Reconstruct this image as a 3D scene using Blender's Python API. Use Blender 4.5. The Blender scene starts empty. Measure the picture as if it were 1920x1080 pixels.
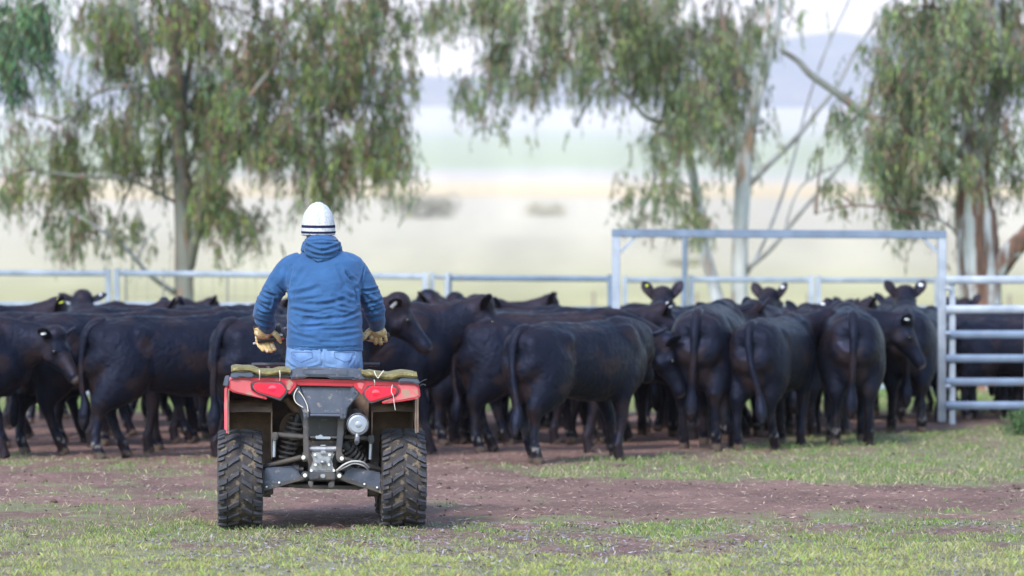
import bpy, bmesh, math, random
import numpy as np
from mathutils import Vector, Matrix
R = math.radians
random.seed(7)
rng = np.random.default_rng(7)
sc = bpy.context.scene
COL = sc.collection

# ---------------------------------------------------------------- camera, sky, sun, exposure
CH, F, HY = 1.45, 7200.0, 535.0          # eye height, focal length in photo pixels, eye level row
cam_d = bpy.data.cameras.new("camera"); cam = bpy.data.objects.new("camera", cam_d); COL.objects.link(cam)
cam.location = (0, 0, CH); cam.rotation_euler = (R(90) - 5 / F, 0, 0)
cam_d.sensor_width = 36; cam_d.lens = 135; cam_d.clip_start = 0.5; cam_d.clip_end = 40000
cam_d.dof.use_dof = True; cam_d.dof.focus_distance = 23.1; cam_d.dof.aperture_fstop = 2.5
sc.camera = cam
SUN_EL, SUN_AZ = 42.0, 205.0             # azimuth clockwise from +Y: behind the camera, to the left
w = bpy.data.worlds.new("World"); sc.world = w; w.use_nodes = True
nt = w.node_tree; bg = nt.nodes["Background"]
sky = nt.nodes.new("ShaderNodeTexSky"); sky.sky_type = 'NISHITA'; sky.sun_disc = False
sky.sun_elevation = R(SUN_EL); sky.sun_rotation = R(SUN_AZ); sky.air_density = 1.3; sky.dust_density = .8; sky.ozone_density = 2.5
nt.links.new(sky.outputs[0], bg.inputs[0]); bg.inputs[1].default_value = 0.13
sl = bpy.data.lights.new("sun", 'SUN'); sl.energy = 1.45; sl.angle = R(14); sl.color = (1, 0.95, 0.9)
so = bpy.data.objects.new("sun", sl); COL.objects.link(so)
sd = Vector((math.sin(R(SUN_AZ)) * math.cos(R(SUN_EL)), math.cos(R(SUN_AZ)) * math.cos(R(SUN_EL)), math.sin(R(SUN_EL))))
so.rotation_euler = sd.to_track_quat('Z', 'Y').to_euler()
sc.view_settings.view_transform = 'Standard'; sc.view_settings.look = 'None'
sc.view_settings.exposure = 1.6; sc.view_settings.gamma = 1.0
sc.render.engine = 'CYCLES'
sc.cycles.use_denoising = True
sc.cycles.max_bounces = 6; sc.cycles.diffuse_bounces = 3; sc.cycles.volume_bounces = 1
sc.cycles.transparent_max_bounces = 8; sc.cycles.caustics_reflective = False; sc.cycles.caustics_refractive = False

# ---------------------------------------------------------------- helpers
def P(px, py, Y):
    return Vector(((px - 960) * Y / F, Y, CH - (py - HY) * Y / F))

def lerp(a, b, t): return a + (b - a) * t

def hash2(ix, iy, seed=0):
    h = (ix.astype(np.int64) * 374761393 + iy.astype(np.int64) * 668265263 + seed * 974634777) & 0x7fffffff
    h = ((h ^ (h >> 13)) * 1274126177) & 0x7fffffff
    return ((h ^ (h >> 16)) & 0xffff) / 65535.0

def vnoise(x, y, seed=0):
    x = np.asarray(x, float); y = np.asarray(y, float)
    ix = np.floor(x); iy = np.floor(y); fx = x - ix; fy = y - iy
    fx = fx * fx * (3 - 2 * fx); fy = fy * fy * (3 - 2 * fy)
    a = hash2(ix, iy, seed); b = hash2(ix + 1, iy, seed); c = hash2(ix, iy + 1, seed); d = hash2(ix + 1, iy + 1, seed)
    return (a * (1 - fx) + b * fx) * (1 - fy) + (c * (1 - fx) + d * fx) * fy

def fbm(x, y, seed=0, octs=4):
    s = 0; a = 0.5; t = 0
    for k in range(octs):
        s = s + a * vnoise(x * 2 ** k, y * 2 ** k, seed + k * 17); t += a; a *= .55
    return s / t

def mat(name, c1, c2=None, scale=8, rough=.6, metal=0., bump=0., bscale=None, stretch=(1, 1, 1), spec=.5, lo=.35, hi=.65,
        c3=None, s3=30, t3=.6, sheen=0., coat=0., attr=None, trans=0.):
    m = bpy.data.materials.new(name); m.use_nodes = True
    n = m.node_tree.nodes; l = m.node_tree.links; b = n["Principled BSDF"]
    b.inputs["Roughness"].default_value = rough; b.inputs["Metallic"].default_value = metal
    b.inputs["Specular IOR Level"].default_value = spec
    b.inputs["Sheen Weight"].default_value = sheen; b.inputs["Coat Weight"].default_value = coat
    b.inputs["Base Color"].default_value = (*c1, 1)
    tc = n.new("ShaderNodeTexCoord"); mp = n.new("ShaderNodeMapping"); mp.inputs["Scale"].default_value = stretch
    l.new(tc.outputs["Object"], mp.inputs[0])
    src = None
    if attr:
        at = n.new("ShaderNodeVertexColor"); at.layer_name = attr; src = at.outputs[0]
    def noise(sc_, det=4):
        t = n.new("ShaderNodeTexNoise"); t.inputs["Scale"].default_value = sc_; t.inputs["Detail"].default_value = det
        l.new(mp.outputs[0], t.inputs[0]); return t.outputs[0]
    def mix(fac, a, bcol):
        x = n.new("ShaderNodeMix"); x.data_type = 'RGBA'
        l.new(fac, x.inputs[0])
        if hasattr(a, 'is_linked') or not isinstance(a, tuple): l.new(a, x.inputs[6])
        else: x.inputs[6].default_value = (*a, 1)
        x.inputs[7].default_value = (*bcol, 1); return x.outputs[2]
    def rng_(o, a, c):
        r = n.new("ShaderNodeMapRange"); l.new(o, r.inputs[0]); r.inputs[1].default_value = a; r.inputs[2].default_value = c
        return r.outputs[0]
    cur = src if src is not None else c1
    if c2 is not None:
        cur = mix(rng_(noise(scale), lo, hi), cur, c2)
    if c3 is not None:
        cur = mix(rng_(noise(s3, 6), t3, t3 + .08), cur, c3)
    if not isinstance(cur, tuple): l.new(cur, b.inputs["Base Color"])
    if bump:
        bp = n.new("ShaderNodeBump"); bp.inputs["Strength"].default_value = 1; bp.inputs["Distance"].default_value = bump
        l.new(noise(bscale or scale * 4, 6), bp.inputs["Height"]); l.new(bp.outputs[0], b.inputs["Normal"])
    if trans:
        tr = n.new("ShaderNodeBsdfTranslucent"); mx = n.new("ShaderNodeMixShader"); mx.inputs[0].default_value = trans
        if not isinstance(cur, tuple): l.new(cur, tr.inputs[0])
        else: tr.inputs[0].default_value = (*cur, 1)
        l.new(b.outputs[0], mx.inputs[1]); l.new(tr.outputs[0], mx.inputs[2])
        l.new(mx.outputs[0], n["Material Output"].inputs[0])
    return m

def link(name, me, m=None, parent=None, smooth=None):
    o = bpy.data.objects.new(name, me); COL.objects.link(o)
    if m is not None and not me.materials: me.materials.append(m)
    if parent is not None: o.parent = parent
    if smooth is not None:
        me.polygons.foreach_set("use_smooth", [smooth] * len(me.polygons))
    return o

def empty(name, loc=(0, 0, 0), rz=0):
    o = bpy.data.objects.new(name, None); COL.objects.link(o); o.location = loc; o.rotation_euler = (0, 0, rz)
    o.empty_display_size = .2
    return o

def tag(o, label=None, cat=None, group=None, kind=None):
    if label: o["label"] = label
    if cat: o["category"] = cat
    if group: o["group"] = group
    if kind: o["kind"] = kind
    return o

def npmesh(name, verts, faces, cols=None, smooth=False):
    """verts (n,3), faces (m,k) all same k"""
    me = bpy.data.meshes.new(name); verts = np.asarray(verts, np.float32); faces = np.asarray(faces, np.int32)
    k = faces.shape[1]
    me.vertices.add(len(verts)); me.vertices.foreach_set("co", verts.ravel())
    me.loops.add(faces.size); me.loops.foreach_set("vertex_index", faces.ravel())
    me.polygons.add(len(faces)); me.polygons.foreach_set("loop_start", np.arange(0, faces.size, k, dtype=np.int32))
    me.polygons.foreach_set("use_smooth", np.full(len(faces), smooth))
    me.update(calc_edges=True)
    if cols is not None: setcol(me, cols)
    return me

def setcol(me, cols):
    a = me.color_attributes.new("Col", 'FLOAT_COLOR', 'POINT')
    c = np.ones((len(me.vertices), 4), np.float32); c[:, :3] = cols
    a.data.foreach_set("color", c.ravel())

class MB:
    def __init__(s): s.v = []; s.f = []
    def add(s, vs, fs):
        o = len(s.v); s.v += [tuple(x) for x in vs]; s.f += [tuple(i + o for i in f) for f in fs]
    def box(s, c, d, rot=None):
        c = Vector(c); h = Vector(d) / 2
        vs = []
        for x in (-1, 1):
            for y in (-1, 1):
                for z in (-1, 1):
                    p = Vector((x * h.x, y * h.y, z * h.z))
                    if rot: p = rot @ p
                    vs.append(c + p)
        s.add(vs, [(0, 1, 3, 2), (4, 6, 7, 5), (0, 4, 5, 1), (2, 3, 7, 6), (0, 2, 6, 4), (1, 5, 7, 3)])
    def bar(s, a, b, wx, wy, side=Vector((0, 0, 1))):
        a = Vector(a); b = Vector(b); t = (b - a).normalized()
        u = t.cross(side)
        if u.length < 1e-3: u = t.cross(Vector((1, 0, 0)))
        u.normalize(); v = u.cross(t)
        vs = [p + u * i * wx / 2 + v * j * wy / 2 for p in (a, b) for i, j in ((-1, -1), (1, -1), (1, 1), (-1, 1))]
        s.add(vs, [(3, 2, 1, 0), (4, 5, 6, 7), (0, 1, 5, 4), (1, 2, 6, 5), (2, 3, 7, 6), (3, 0, 4, 7)])
    def loft(s, pts, rad, side=Vector((0, 1, 0)), n=12, power=1.0):
        """closed tube. rad: number or (r_side, r_other) per point"""
        pts = [Vector(p) for p in pts]; N = len(pts); o = len(s.v)
        if not isinstance(rad, (list, tuple)): rad = [rad] * N
        su = Vector(side)
        for i, p in enumerate(pts):
            t = (pts[min(i + 1, N - 1)] - pts[max(i - 1, 0)]).normalized()
            sv = su - t * su.dot(t)
            if sv.length < .15:
                sv = t.orthogonal()
            sv.normalize(); ov = t.cross(sv)
            r = rad[i]; ra, rb = (r if isinstance(r, (list, tuple)) else (r, r))
            for k in range(n):
                a = 2 * math.pi * k / n; c, q = math.cos(a), math.sin(a)
                if power != 1: c = math.copysign(abs(c) ** power, c); q = math.copysign(abs(q) ** power, q)
                s.v.append(tuple(p + sv * c * ra + ov * q * rb))
        for i in range(N - 1):
            for k in range(n):
                a = o + i * n + k; b = o + i * n + (k + 1) % n
                s.f.append((a, b, b + n, a + n))
        s.f.append(tuple(o + k for k in reversed(range(n)))); s.f.append(tuple(o + (N - 1) * n + k for k in range(n)))
    def tube(s, a, b, r, n=10, r2=None): s.loft([a, b], [r, r2 if r2 is not None else r], side=Vector((.3, .5, .7)), n=n)
    def path(s, pts, r, n=8):
        s.loft(smooth_path(pts), r, side=Vector((.21, .93, .31)), n=n)
    def disc(s, c, axis, r, h, n=24):
        a = Vector(axis).normalized(); s.loft([Vector(c) - a * h / 2, Vector(c) + a * h / 2], r, side=a.orthogonal(), n=n)
    def ball(s, c, r, n=14):
        c = Vector(c); rx, ry, rz = r if isinstance(r, (tuple, list)) else (r, r, r)
        m = n // 2; vs = [c + Vector((0, 0, rz))]; fs = []
        for i in range(1, m):
            th = math.pi * i / m
            for k in range(n):
                a = 2 * math.pi * k / n
                vs.append(c + Vector((rx * math.sin(th) * math.cos(a), ry * math.sin(th) * math.sin(a), rz * math.cos(th))))
        vs.append(c - Vector((0, 0, rz)))
        for k in range(n): fs.append((0, 1 + k, 1 + (k + 1) % n))
        for i in range(m - 2):
            for k in range(n):
                a = 1 + i * n + k; b = 1 + i * n + (k + 1) % n; fs.append((a, a + n, b + n, b))
        e = len(vs) - 1
        for k in range(n): fs.append((e, e - n + (k + 1) % n, e - n + k))
        s.add(vs, fs)
    def prism(s, poly, thick_vec):
        """poly: list of 3D points (planar, convex or not), extruded by vector"""
        t = Vector(thick_vec); n = len(poly); vs = [Vector(p) for p in poly] + [Vector(p) + t for p in poly]
        s.add(vs, [tuple(range(n)), tuple(reversed(range(n, 2 * n)))] + [(i, i + n, (i + 1) % n + n, (i + 1) % n) for i in range(n)])
    def mesh(s, name):
        me = bpy.data.meshes.new(name); me.from_pydata(s.v, [], s.f); me.validate(); me.update()
        bm = bmesh.new(); bm.from_mesh(me); bmesh.ops.recalc_face_normals(bm, faces=bm.faces); bm.to_mesh(me); bm.free()
        return me
    def build(s, name, m, parent=None, smooth=False, bevel=0):
        me = s.mesh(name)
        if bevel:
            bm = bmesh.new(); bm.from_mesh(me)
            es = [e for e in bm.edges if len(e.link_faces) == 2 and e.calc_face_angle(0) > .5]
            bmesh.ops.bevel(bm, geom=es, offset=bevel, segments=2, affect='EDGES', clamp_overlap=True)
            bm.to_mesh(me); bm.free()
            smooth = False
        o = link(name, me, m, parent)
        if smooth:
            me.polygons.foreach_set("use_smooth", [True] * len(me.polygons))
            me.set_sharp_from_angle(angle=R(40))
        return o

def smooth_path(pts, sub=4):
    pts = [Vector(p) for p in pts]
    if len(pts) < 3: return pts
    out = []
    for i in range(len(pts) - 1):
        p0 = pts[max(i - 1, 0)]; p1 = pts[i]; p2 = pts[i + 1]; p3 = pts[min(i + 2, len(pts) - 1)]
        for k in range(sub):
            t = k / sub
            out.append(.5 * ((2 * p1) + (p2 - p0) * t + (2 * p0 - 5 * p1 + 4 * p2 - p3) * t * t + (3 * p1 - p0 - 3 * p2 + p3) * t ** 3))
    out.append(pts[-1]); return out

def remesh(me, voxel, smooth_it=4, factor=.5):
    o = bpy.data.objects.new("tmp", me); COL.objects.link(o)
    md = o.modifiers.new("r", 'REMESH'); md.mode = 'VOXEL'; md.voxel_size = voxel; md.use_smooth_shade = True
    if smooth_it:
        sm = o.modifiers.new("s", 'SMOOTH'); sm.factor = factor; sm.iterations = smooth_it
    dg = bpy.context.evaluated_depsgraph_get(); dg.update()
    out = bpy.data.meshes.new_from_object(o.evaluated_get(dg))
    bpy.data.objects.remove(o); bpy.data.meshes.remove(me)
    return out

def coords(me):
    a = np.empty(len(me.vertices) * 3, np.float32); me.vertices.foreach_get("co", a); return a.reshape(-1, 3)
def normals(me):
    a = np.empty(len(me.vertices) * 3, np.float32); me.vertices.foreach_get("normal", a); return a.reshape(-1, 3)
def setco(me, c):
    me.vertices.foreach_set("co", np.asarray(c, np.float32).ravel()); me.update()

def copy_tree(o, parent=None):
    c = o.copy(); COL.objects.link(c)
    if parent is not None: c.parent = parent
    for ch in list(o.children): copy_tree(ch, c)
    return c

# ---------------------------------------------------------------- ground
def py_at(Y):
    t = [(320, HY + CH * F / 320), (600, 520), (1000, 455), (1500, 405), (2200, 362), (3000, 325), (4200, 250), (5600, 200)]
    return np.interp(Y, [a for a, _ in t], [b for _, b in t])

def terrain(x, y):
    z = CH - (py_at(np.maximum(y, 320)) - HY) * np.maximum(y, 320) / F
    z = np.where(y < 320, 0, z)
    # smooth the join, gentle roll far away
    z = z + np.where(y > 400, (fbm(x / 300, y / 300, 3) - .5) * np.clip((y - 400) / 100, 0, 10), 0)
    return z

def rowpy(y): return HY + CH * F / np.maximum(y, 1)

def grassmask(x, y):
    """0 bare dirt .. 1 grass, from where the yard is grazed and trodden"""
    px = 960 + x * F / y; py = rowpy(y)
    n1 = fbm(x * 1.1, y * .8, 11); n2 = fbm(x * 4.5, y * 2.2, 23)
    n = n1 * .5 + n2 * .5
    g = np.full_like(px, -.22)
    # foreground turf
    edge = 985 - 16 * (px > 850) - 8 * (px < 380) + 40 * (vnoise(x * .9, y * 0, 5) - .5)
    g = np.maximum(g, np.clip((py - edge) / 55, 0, 1) * .12 - .2 * (py < edge) )
    g = np.where(py > 1040, np.maximum(g, (.11 + np.clip((py - 1030) / 40, 0, 1) * .18)), g)
    # belt on the right in front of the cattle
    top = np.interp(px, [850, 1000, 1300, 1600, 1920], [868, 862, 840, 815, 790])
    bot = np.interp(px, [850, 1000, 1300, 1600, 1920], [872, 896, 902, 908, 912])
    belt = np.minimum((py - top) / 10, (bot - py) / 10)
    belt = np.where(px > 830, np.clip(belt, -1, 1) * .20 - .06 + .05 * np.clip((px - 1300) / 300, -1, 1), -1)
    g = np.maximum(g, belt)
    # thin weeds on the left
    weeds = np.where((px < 420) & (py > 845) & (py < 975), -.07, -1.)
    weeds = np.maximum(weeds, np.where((np.abs(py - 953) < 7) & (px < 350), .10, -1))
    weeds = np.maximum(weeds, np.where((np.abs(py - 868) < 7) & (px < 400), .04, -1))
    weeds = np.maximum(weeds, np.where((np.abs(py - 965) < 8) & (px > 1050), -.01, -1))
    g = np.maximum(g, weeds)
    # behind the herd: green sward
    g = np.where(y > 44, .3, g)
    return np.clip((n - .5 + g) * 5 + .25, 0, 1)

xs = np.concatenate([-np.geomspace(5.6, 4000, 110)[::-1], np.linspace(-5.5, 5.5, 221), np.geomspace(5.6, 4000, 110)])
ys = np.concatenate([np.array([-60, -20, 0, 10, 15]), np.linspace(17, 46, 420), np.geomspace(46.5, 6200, 240)])
X, Y = np.meshgrid(xs, ys)
Z = terrain(X, Y)
G = grassmask(X, np.maximum(Y, 5))
G = np.where(np.abs(X) > 9, np.maximum(G, .6), G)
near = (Y > 16) & (Y < 48) & (np.abs(X) < 7)
Z = Z + np.where(near, (fbm(X * 3, Y * 2, 31) - .5) * .035 + (fbm(X * 13, Y * 8, 37, 3) - .5) * .03 * (1 - .5 * G), 0)
PYR = HY + (CH - Z) * F / np.maximum(Y, 1)
dirt = np.array([.19, .112, .092]); 
dn = fbm(X * 2.2, Y * 1.2, 41)[..., None]
cd = dirt * (0.55 + .85 * dn)
gr = np.array([.185, .180, .095]) * (0.8 + .5 * fbm(X * 2, Y, 43)[..., None])
C = cd * (1 - G[..., None]) + gr * G[..., None]
# paddock bands beyond the yard, one colour for each field
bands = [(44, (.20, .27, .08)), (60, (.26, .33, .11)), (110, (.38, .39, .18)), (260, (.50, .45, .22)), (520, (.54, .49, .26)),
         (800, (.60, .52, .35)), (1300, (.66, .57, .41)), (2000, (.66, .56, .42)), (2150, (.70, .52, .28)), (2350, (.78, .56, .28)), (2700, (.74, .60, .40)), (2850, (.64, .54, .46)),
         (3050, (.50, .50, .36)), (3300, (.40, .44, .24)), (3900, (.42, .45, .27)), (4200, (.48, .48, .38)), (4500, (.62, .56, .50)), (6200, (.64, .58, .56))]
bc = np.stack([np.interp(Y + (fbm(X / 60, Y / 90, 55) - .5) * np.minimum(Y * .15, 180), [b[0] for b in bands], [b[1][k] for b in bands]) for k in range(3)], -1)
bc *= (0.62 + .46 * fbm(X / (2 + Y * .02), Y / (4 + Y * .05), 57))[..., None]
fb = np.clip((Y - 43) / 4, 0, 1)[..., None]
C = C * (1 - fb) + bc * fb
ny, nx = X.shape
idx = np.arange(nx * ny).reshape(ny, nx)
Fc = np.stack([idx[:-1, :-1], idx[:-1, 1:], idx[1:, 1:], idx[1:, :-1]], -1).reshape(-1, 4)
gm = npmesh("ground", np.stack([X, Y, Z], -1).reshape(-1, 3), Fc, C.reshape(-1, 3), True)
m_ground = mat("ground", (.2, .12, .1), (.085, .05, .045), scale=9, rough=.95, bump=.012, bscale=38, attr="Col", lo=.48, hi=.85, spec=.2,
               c3=(.42, .34, .30), s3=46, t3=.66)
m_ground.node_tree.nodes["Bump"].inputs["Distance"].default_value = .03
tag(link("ground", gm, m_ground), "bare reddish brown dirt yard with patches of short green grass", "ground", kind="structure")
_gz = {}
def gz(x, y): return (fbm(x * 3, y * 2, 31) - .5) * .035 + (fbm(x * 13, y * 8, 37, 3) - .5) * .03 * (1 - .5 * grassmask(x, y))

# far hills
def hills(name, Y0, Y1, ridge, seed, m, base):
    hx = np.linspace(-2600, 2600, 160); hy = np.linspace(0, 1, 26)
    HX, HT = np.meshgrid(hx, hy)
    rg = ridge(HX) + (fbm(HX / 260, HX * 0 + .3, seed) - .5) * 90
    prof = np.sin(np.clip(HT, 0, 1) * math.pi * .5)
    fold = (fbm(HX / 160 + HT * 1.3, HT * 4, seed + 3) - .5) * 60 * np.sin(np.clip(HT, 0, 1) * math.pi)
    HZ = base + (rg - base) * prof + fold; HYY = Y0 + (Y1 - Y0) * HT
    idx = np.arange(HX.size).reshape(HX.shape)
    Fh = np.stack([idx[:-1, :-1], idx[:-1, 1:], idx[1:, 1:], idx[1:, :-1]], -1).reshape(-1, 4)
    me = npmesh(name, np.stack([HX, HYY, HZ], -1).reshape(-1, 3), Fh, None, True)
    o = link(name, me, m); return o
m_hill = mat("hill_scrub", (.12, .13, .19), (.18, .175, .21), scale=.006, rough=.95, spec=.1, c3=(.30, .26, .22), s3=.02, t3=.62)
zb = float(CH - (205 - HY) * 5600 / F) - 12
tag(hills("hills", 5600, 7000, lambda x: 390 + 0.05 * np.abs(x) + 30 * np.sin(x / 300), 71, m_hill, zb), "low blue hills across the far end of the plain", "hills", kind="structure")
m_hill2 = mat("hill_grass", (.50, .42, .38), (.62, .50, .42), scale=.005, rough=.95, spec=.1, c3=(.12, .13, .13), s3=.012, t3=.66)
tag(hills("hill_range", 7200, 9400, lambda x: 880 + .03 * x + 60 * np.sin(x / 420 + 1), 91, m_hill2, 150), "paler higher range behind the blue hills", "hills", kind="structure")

# far scrub in the paddock
def leaf_cloud(pts, dirs, L, Wd, cols):
    """diamond leaves: pts base, dirs unit axis"""
    n = len(pts); r = rng.normal(size=(n, 3)); s = np.cross(dirs, r); s /= np.linalg.norm(s, axis=1)[:, None] + 1e-9
    L = L[:, None]; Wd = Wd[:, None]
    mid = pts + dirs * L * .45; nn = np.cross(dirs, s)
    v = np.stack([pts, mid + s * Wd * .5 + nn * Wd * .15, pts + dirs * L, mid - s * Wd * .5 + nn * Wd * .15], 1).reshape(-1, 3)
    f = np.arange(4 * n).reshape(n, 4)
    return v, f, np.repeat(cols, 4, axis=0)

def bush(name, c, rx, ry, rz, n, L, base, m, stem_m, label, cat, group=None):
    e = empty(name, c)
    k = 26
    cen = np.stack([rng.uniform(-1, 1, k) * rx * .8, rng.uniform(-1, 1, k) * ry * .8, np.abs(rng.uniform(.25, 1, k)) * rz * .7], 1)
    sz = rng.uniform(.25, .5, k)
    w_ = rng.integers(0, k, n); d = rng.normal(size=(n, 3)); d /= np.linalg.norm(d, axis=1)[:, None]
    p = cen[w_] + d * (sz[w_] * rng.uniform(.3, 1, n) ** .5)[:, None] * np.array([rx, ry, rz]) * .9
    p[:, 2] = np.abs(p[:, 2])
    d2 = d + rng.normal(size=(n, 3)) * .5; d2[:, 2] += .3; d2 /= np.linalg.norm(d2, axis=1)[:, None]
    cols = np.array(base) * rng.uniform(.6, 1.4, (n, 1)) * (1 + .15 * rng.normal(size=(n, 3)))
    v, f, cc = leaf_cloud(p, d2, rng.uniform(.7, 1.3, n) * L, rng.uniform(.3, .5, n) * L, np.clip(cols, .01, 1))
    link("crown", npmesh("crown", v, f, cc), m, e)
    s = MB()
    for i in range(9):
        s.path([(cen[i, 0] * .1, cen[i, 1] * .1, -.02 * rz), (cen[i, 0] * .5, cen[i, 1] * .5, cen[i, 2] * .6), cen[i]], rz * .02, 5)
    s.build("stem", stem_m, e)
    tag(e, label, cat, group); return e
m_leaf = mat("foliage", (.1, .15, .06), None, rough=.6, attr="Col", spec=.15, trans=.25)
m_twig = mat("twig_bark", (.16, .12, .09), (.09, .07, .05), scale=3, rough=.9)
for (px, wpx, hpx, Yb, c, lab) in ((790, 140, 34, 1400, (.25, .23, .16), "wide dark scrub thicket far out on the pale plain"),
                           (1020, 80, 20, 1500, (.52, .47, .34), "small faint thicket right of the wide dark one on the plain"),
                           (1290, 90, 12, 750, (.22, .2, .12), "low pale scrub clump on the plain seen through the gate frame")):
    sp = Yb / F
    z0 = float(terrain(np.array((px - 960) * sp), np.array(float(Yb))))
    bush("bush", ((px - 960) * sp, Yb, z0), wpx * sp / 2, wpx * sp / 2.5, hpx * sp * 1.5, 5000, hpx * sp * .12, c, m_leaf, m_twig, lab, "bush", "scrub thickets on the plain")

# ---------------------------------------------------------------- fences
m_galv = mat("galvanised_steel", (.37, .41, .49), (.26, .30, .37), scale=6, rough=.42, metal=.25, bump=.001, bscale=30,
             c3=(.34, .27, .22), s3=22, t3=.69)
m_galv2 = mat("painted_steel", (.17, .225, .32), (.12, .16, .235), scale=5, rough=.4, metal=.3, c3=(.22, .16, .13), s3=14, t3=.64)
m_wire = mat("fence_wire", (.28, .27, .26), rough=.5, metal=.7)
m_wood = mat("weathered_post", (.16, .13, .11), (.25, .21, .18), scale=6, rough=.9, stretch=(4, 4, .6))

def rail(mb, a, b, th=.075, dp=.045):
    mb.loft([a, b], [(dp / 2, th / 2)] * 2, side=Vector((0, 1, 0)), n=12, power=.6)

def panel(name, pa, pb, Ya, Yb, tops, levels, label, group, m=m_galv, post=.06, th=.075, extra_mid=None):
    """pa,pb px ends; tops = (pyA, pyB) of the top rail centre; levels = fractions of the top height"""
    A = P(pa, tops[0], Ya); B = P(pb, tops[1], Yb); o = Vector((A.x, A.y, 0))
    e = empty(name, o)
    for lv in levels:
        mb = MB(); a = Vector((A.x, A.y, A.z * lv)) - o; b = Vector((B.x, B.y, B.z * lv)) - o
        rail(mb, a, b, th); mb.build("rail", m, e, smooth=True)
    ends = [(A, 0), (B, 1)]
    for q, _ in ends:
        mb = MB(); mb.box((q.x - o.x, q.y - o.y, q.z / 2 + .02), (post, post, q.z + .08)); mb.build("post", m, e, bevel=.006)
    tag(e, label, "fence", group); return e

FR = [1, .75, .5, .27, .05]
gp = "steel rail panels along the back of the yard"
panel("fence_panel", -70, 203, 48.6, 48.9, (511, 513), FR, "steel rail panel at the left edge behind the cattle", gp, post=.07)
panel("fence_panel", 219, 797, 48.9, 49.6, (512, 519), FR, "long pale steel rail panel behind the rider and the leaning tree", gp, post=.07)
panel("fence_panel", 810, 838, 49.7, 49.8, (519, 520), (1, .05), "narrow steel slide frame in the fence right of the rider", gp, post=.06, th=.05)
panel("fence_panel", 842, 1144, 49.9, 50.2, (521, 523), (1, .74, .5, .27, .05), "blue grey steel rail panel ending at the left gate post", gp, m=m_galv2, post=.07)
panel("fence_panel", 1172, 1281, 50.6, 51, (525, 525), FR, "short steel rail panel just inside the left gate post", gp)
panel("fence_panel", 1296, 1521, 51, 51.5, (524, 525), FR, "steel rail panel in front of the white twin trunks", gp, post=.07)
panel("fence_panel", 1534, 1757, 51.5, 52, (525, 526), FR, "steel rail panel behind the cattle at the right gate post", gp, post=.07)
# tall thin post through the gate frame
e = MB(); q = P(1284, 440, 50.8); e.tube((0, 0, 0), (0, 0, q.z), .035, 12); e.ball((0, 0, q.z), .035)
o = e.build("pole", m_galv2, smooth=True); o.location = (q.x, q.y, 0); tag(o, "slim dark steel pole standing inside the gate frame", "pole")

# gate frame
AY = 40.2
GL = P(1155, 437, AY); GR = P(1766, 440, AY)
ga = empty("gate_frame", (GL.x, AY, 0))
for q, nm in ((GL, 0), (GR, 1)):
    mb = MB(); mb.box((q.x - GL.x, 0, q.z / 2 - .01), (.085, .085, q.z - .06)); mb.build("post", m_galv, ga, bevel=.008)
mb = MB(); mb.bar((-.045, 0, GL.z), (GR.x - GL.x + .045, 0, GR.z), .08, .085); mb.build("crossbeam", m_galv2, ga, bevel=.008)
for x0, sx in ((.05, 1), (GR.x - GL.x - .05, -1)):
    mb = MB(); mb.bar((x0, 0, GL.z - .2), (x0 + sx * .15, 0, GL.z - .045), .03, .035); mb.build("brace", m_galv, ga)
tag(ga, "tall galvanised gate frame with a blue grey crossbeam over the cattle", "gate frame")

# near yard panel at the right
A = P(1786, 525, 40.0); e = empty("yard_panel", (A.x, 40.0, 0))
for i, py in enumerate((525, 580, 627, 672, 716, 760)):
    z = CH - (py - HY) * 40 / F; mb = MB(); rail(mb, (-.07, -.01, z), (3.2, -.01, z + (.01 if i < 2 else 0)), .085, .05); mb.build("rail", m_galv if i < 2 else m_galv2, e, smooth=True)
mb = MB(); mb.box((-.0, .03, .755), (.06, .06, 1.55)); mb.build("post", m_galv, e, bevel=.006)
mb = MB(); mb.box((.78, .03, .70), (.05, .04, .96)); mb.box((.78, -.05, 1.13), (.05, .03, .12)); mb.build("brace", m_galv, e, bevel=.005)
for z in (1.42, .95, .4): mb = MB(); mb.disc((-.055, -.05, z), (1, 0, 0), .02, .05, 10); mb.build("hinge", m_galv, e)
tag(e, "near steel yard panel of six heavy rails in front of the penned cattle", "fence")

# wire fence on the plain
wf = empty("wire_fence", (-50, 150, 0))
for k in range(26):
    x = k * 4.1 + random.uniform(-.3, .3); mb = MB(); mb.loft([(x, 0, -.05), (x, 0, 1.12 + random.uniform(-.05, .08))], [.07, .06], n=7); mb.build("post", m_wood, wf)
for z in (.4, .7, 1.0):
    mb = MB(); mb.tube((-1, 0, z), (104, 0, z), .004, 4); mb.build("wire", m_wire, wf)
tag(wf, "distant post and wire fence crossing the pale paddock", "fence")
# wire netting hung behind the left rails
q0 = P(236, 515, 53); q1 = P(655, 520, 53); nf = empty("netting_fence", (q0.x, 53, 0))
mb = MB(); x = 0
while x < q1.x - q0.x:
    mb.tube((x, 0, 0), (x + random.uniform(-.02, .02), 0, 1.62), .004, 4); x += random.choice((.15, .15, .3))
for z in (.1, .4, .7, 1.0, 1.3, 1.6): mb.tube((0, 0, z), (q1.x - q0.x, 0, z), .003, 4)
mb.build("netting", m_wire, nf)
for x in (0, .52, 1.4, 2.45, 3.06):
    mb = MB(); mb.tube((x, .02, 0), (x, .02, 1.68), .016, 8); mb.build("post", m_wire, nf)
tag(nf, "thin wire netting fence by the leaning branch of the left tree", "fence")
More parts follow.
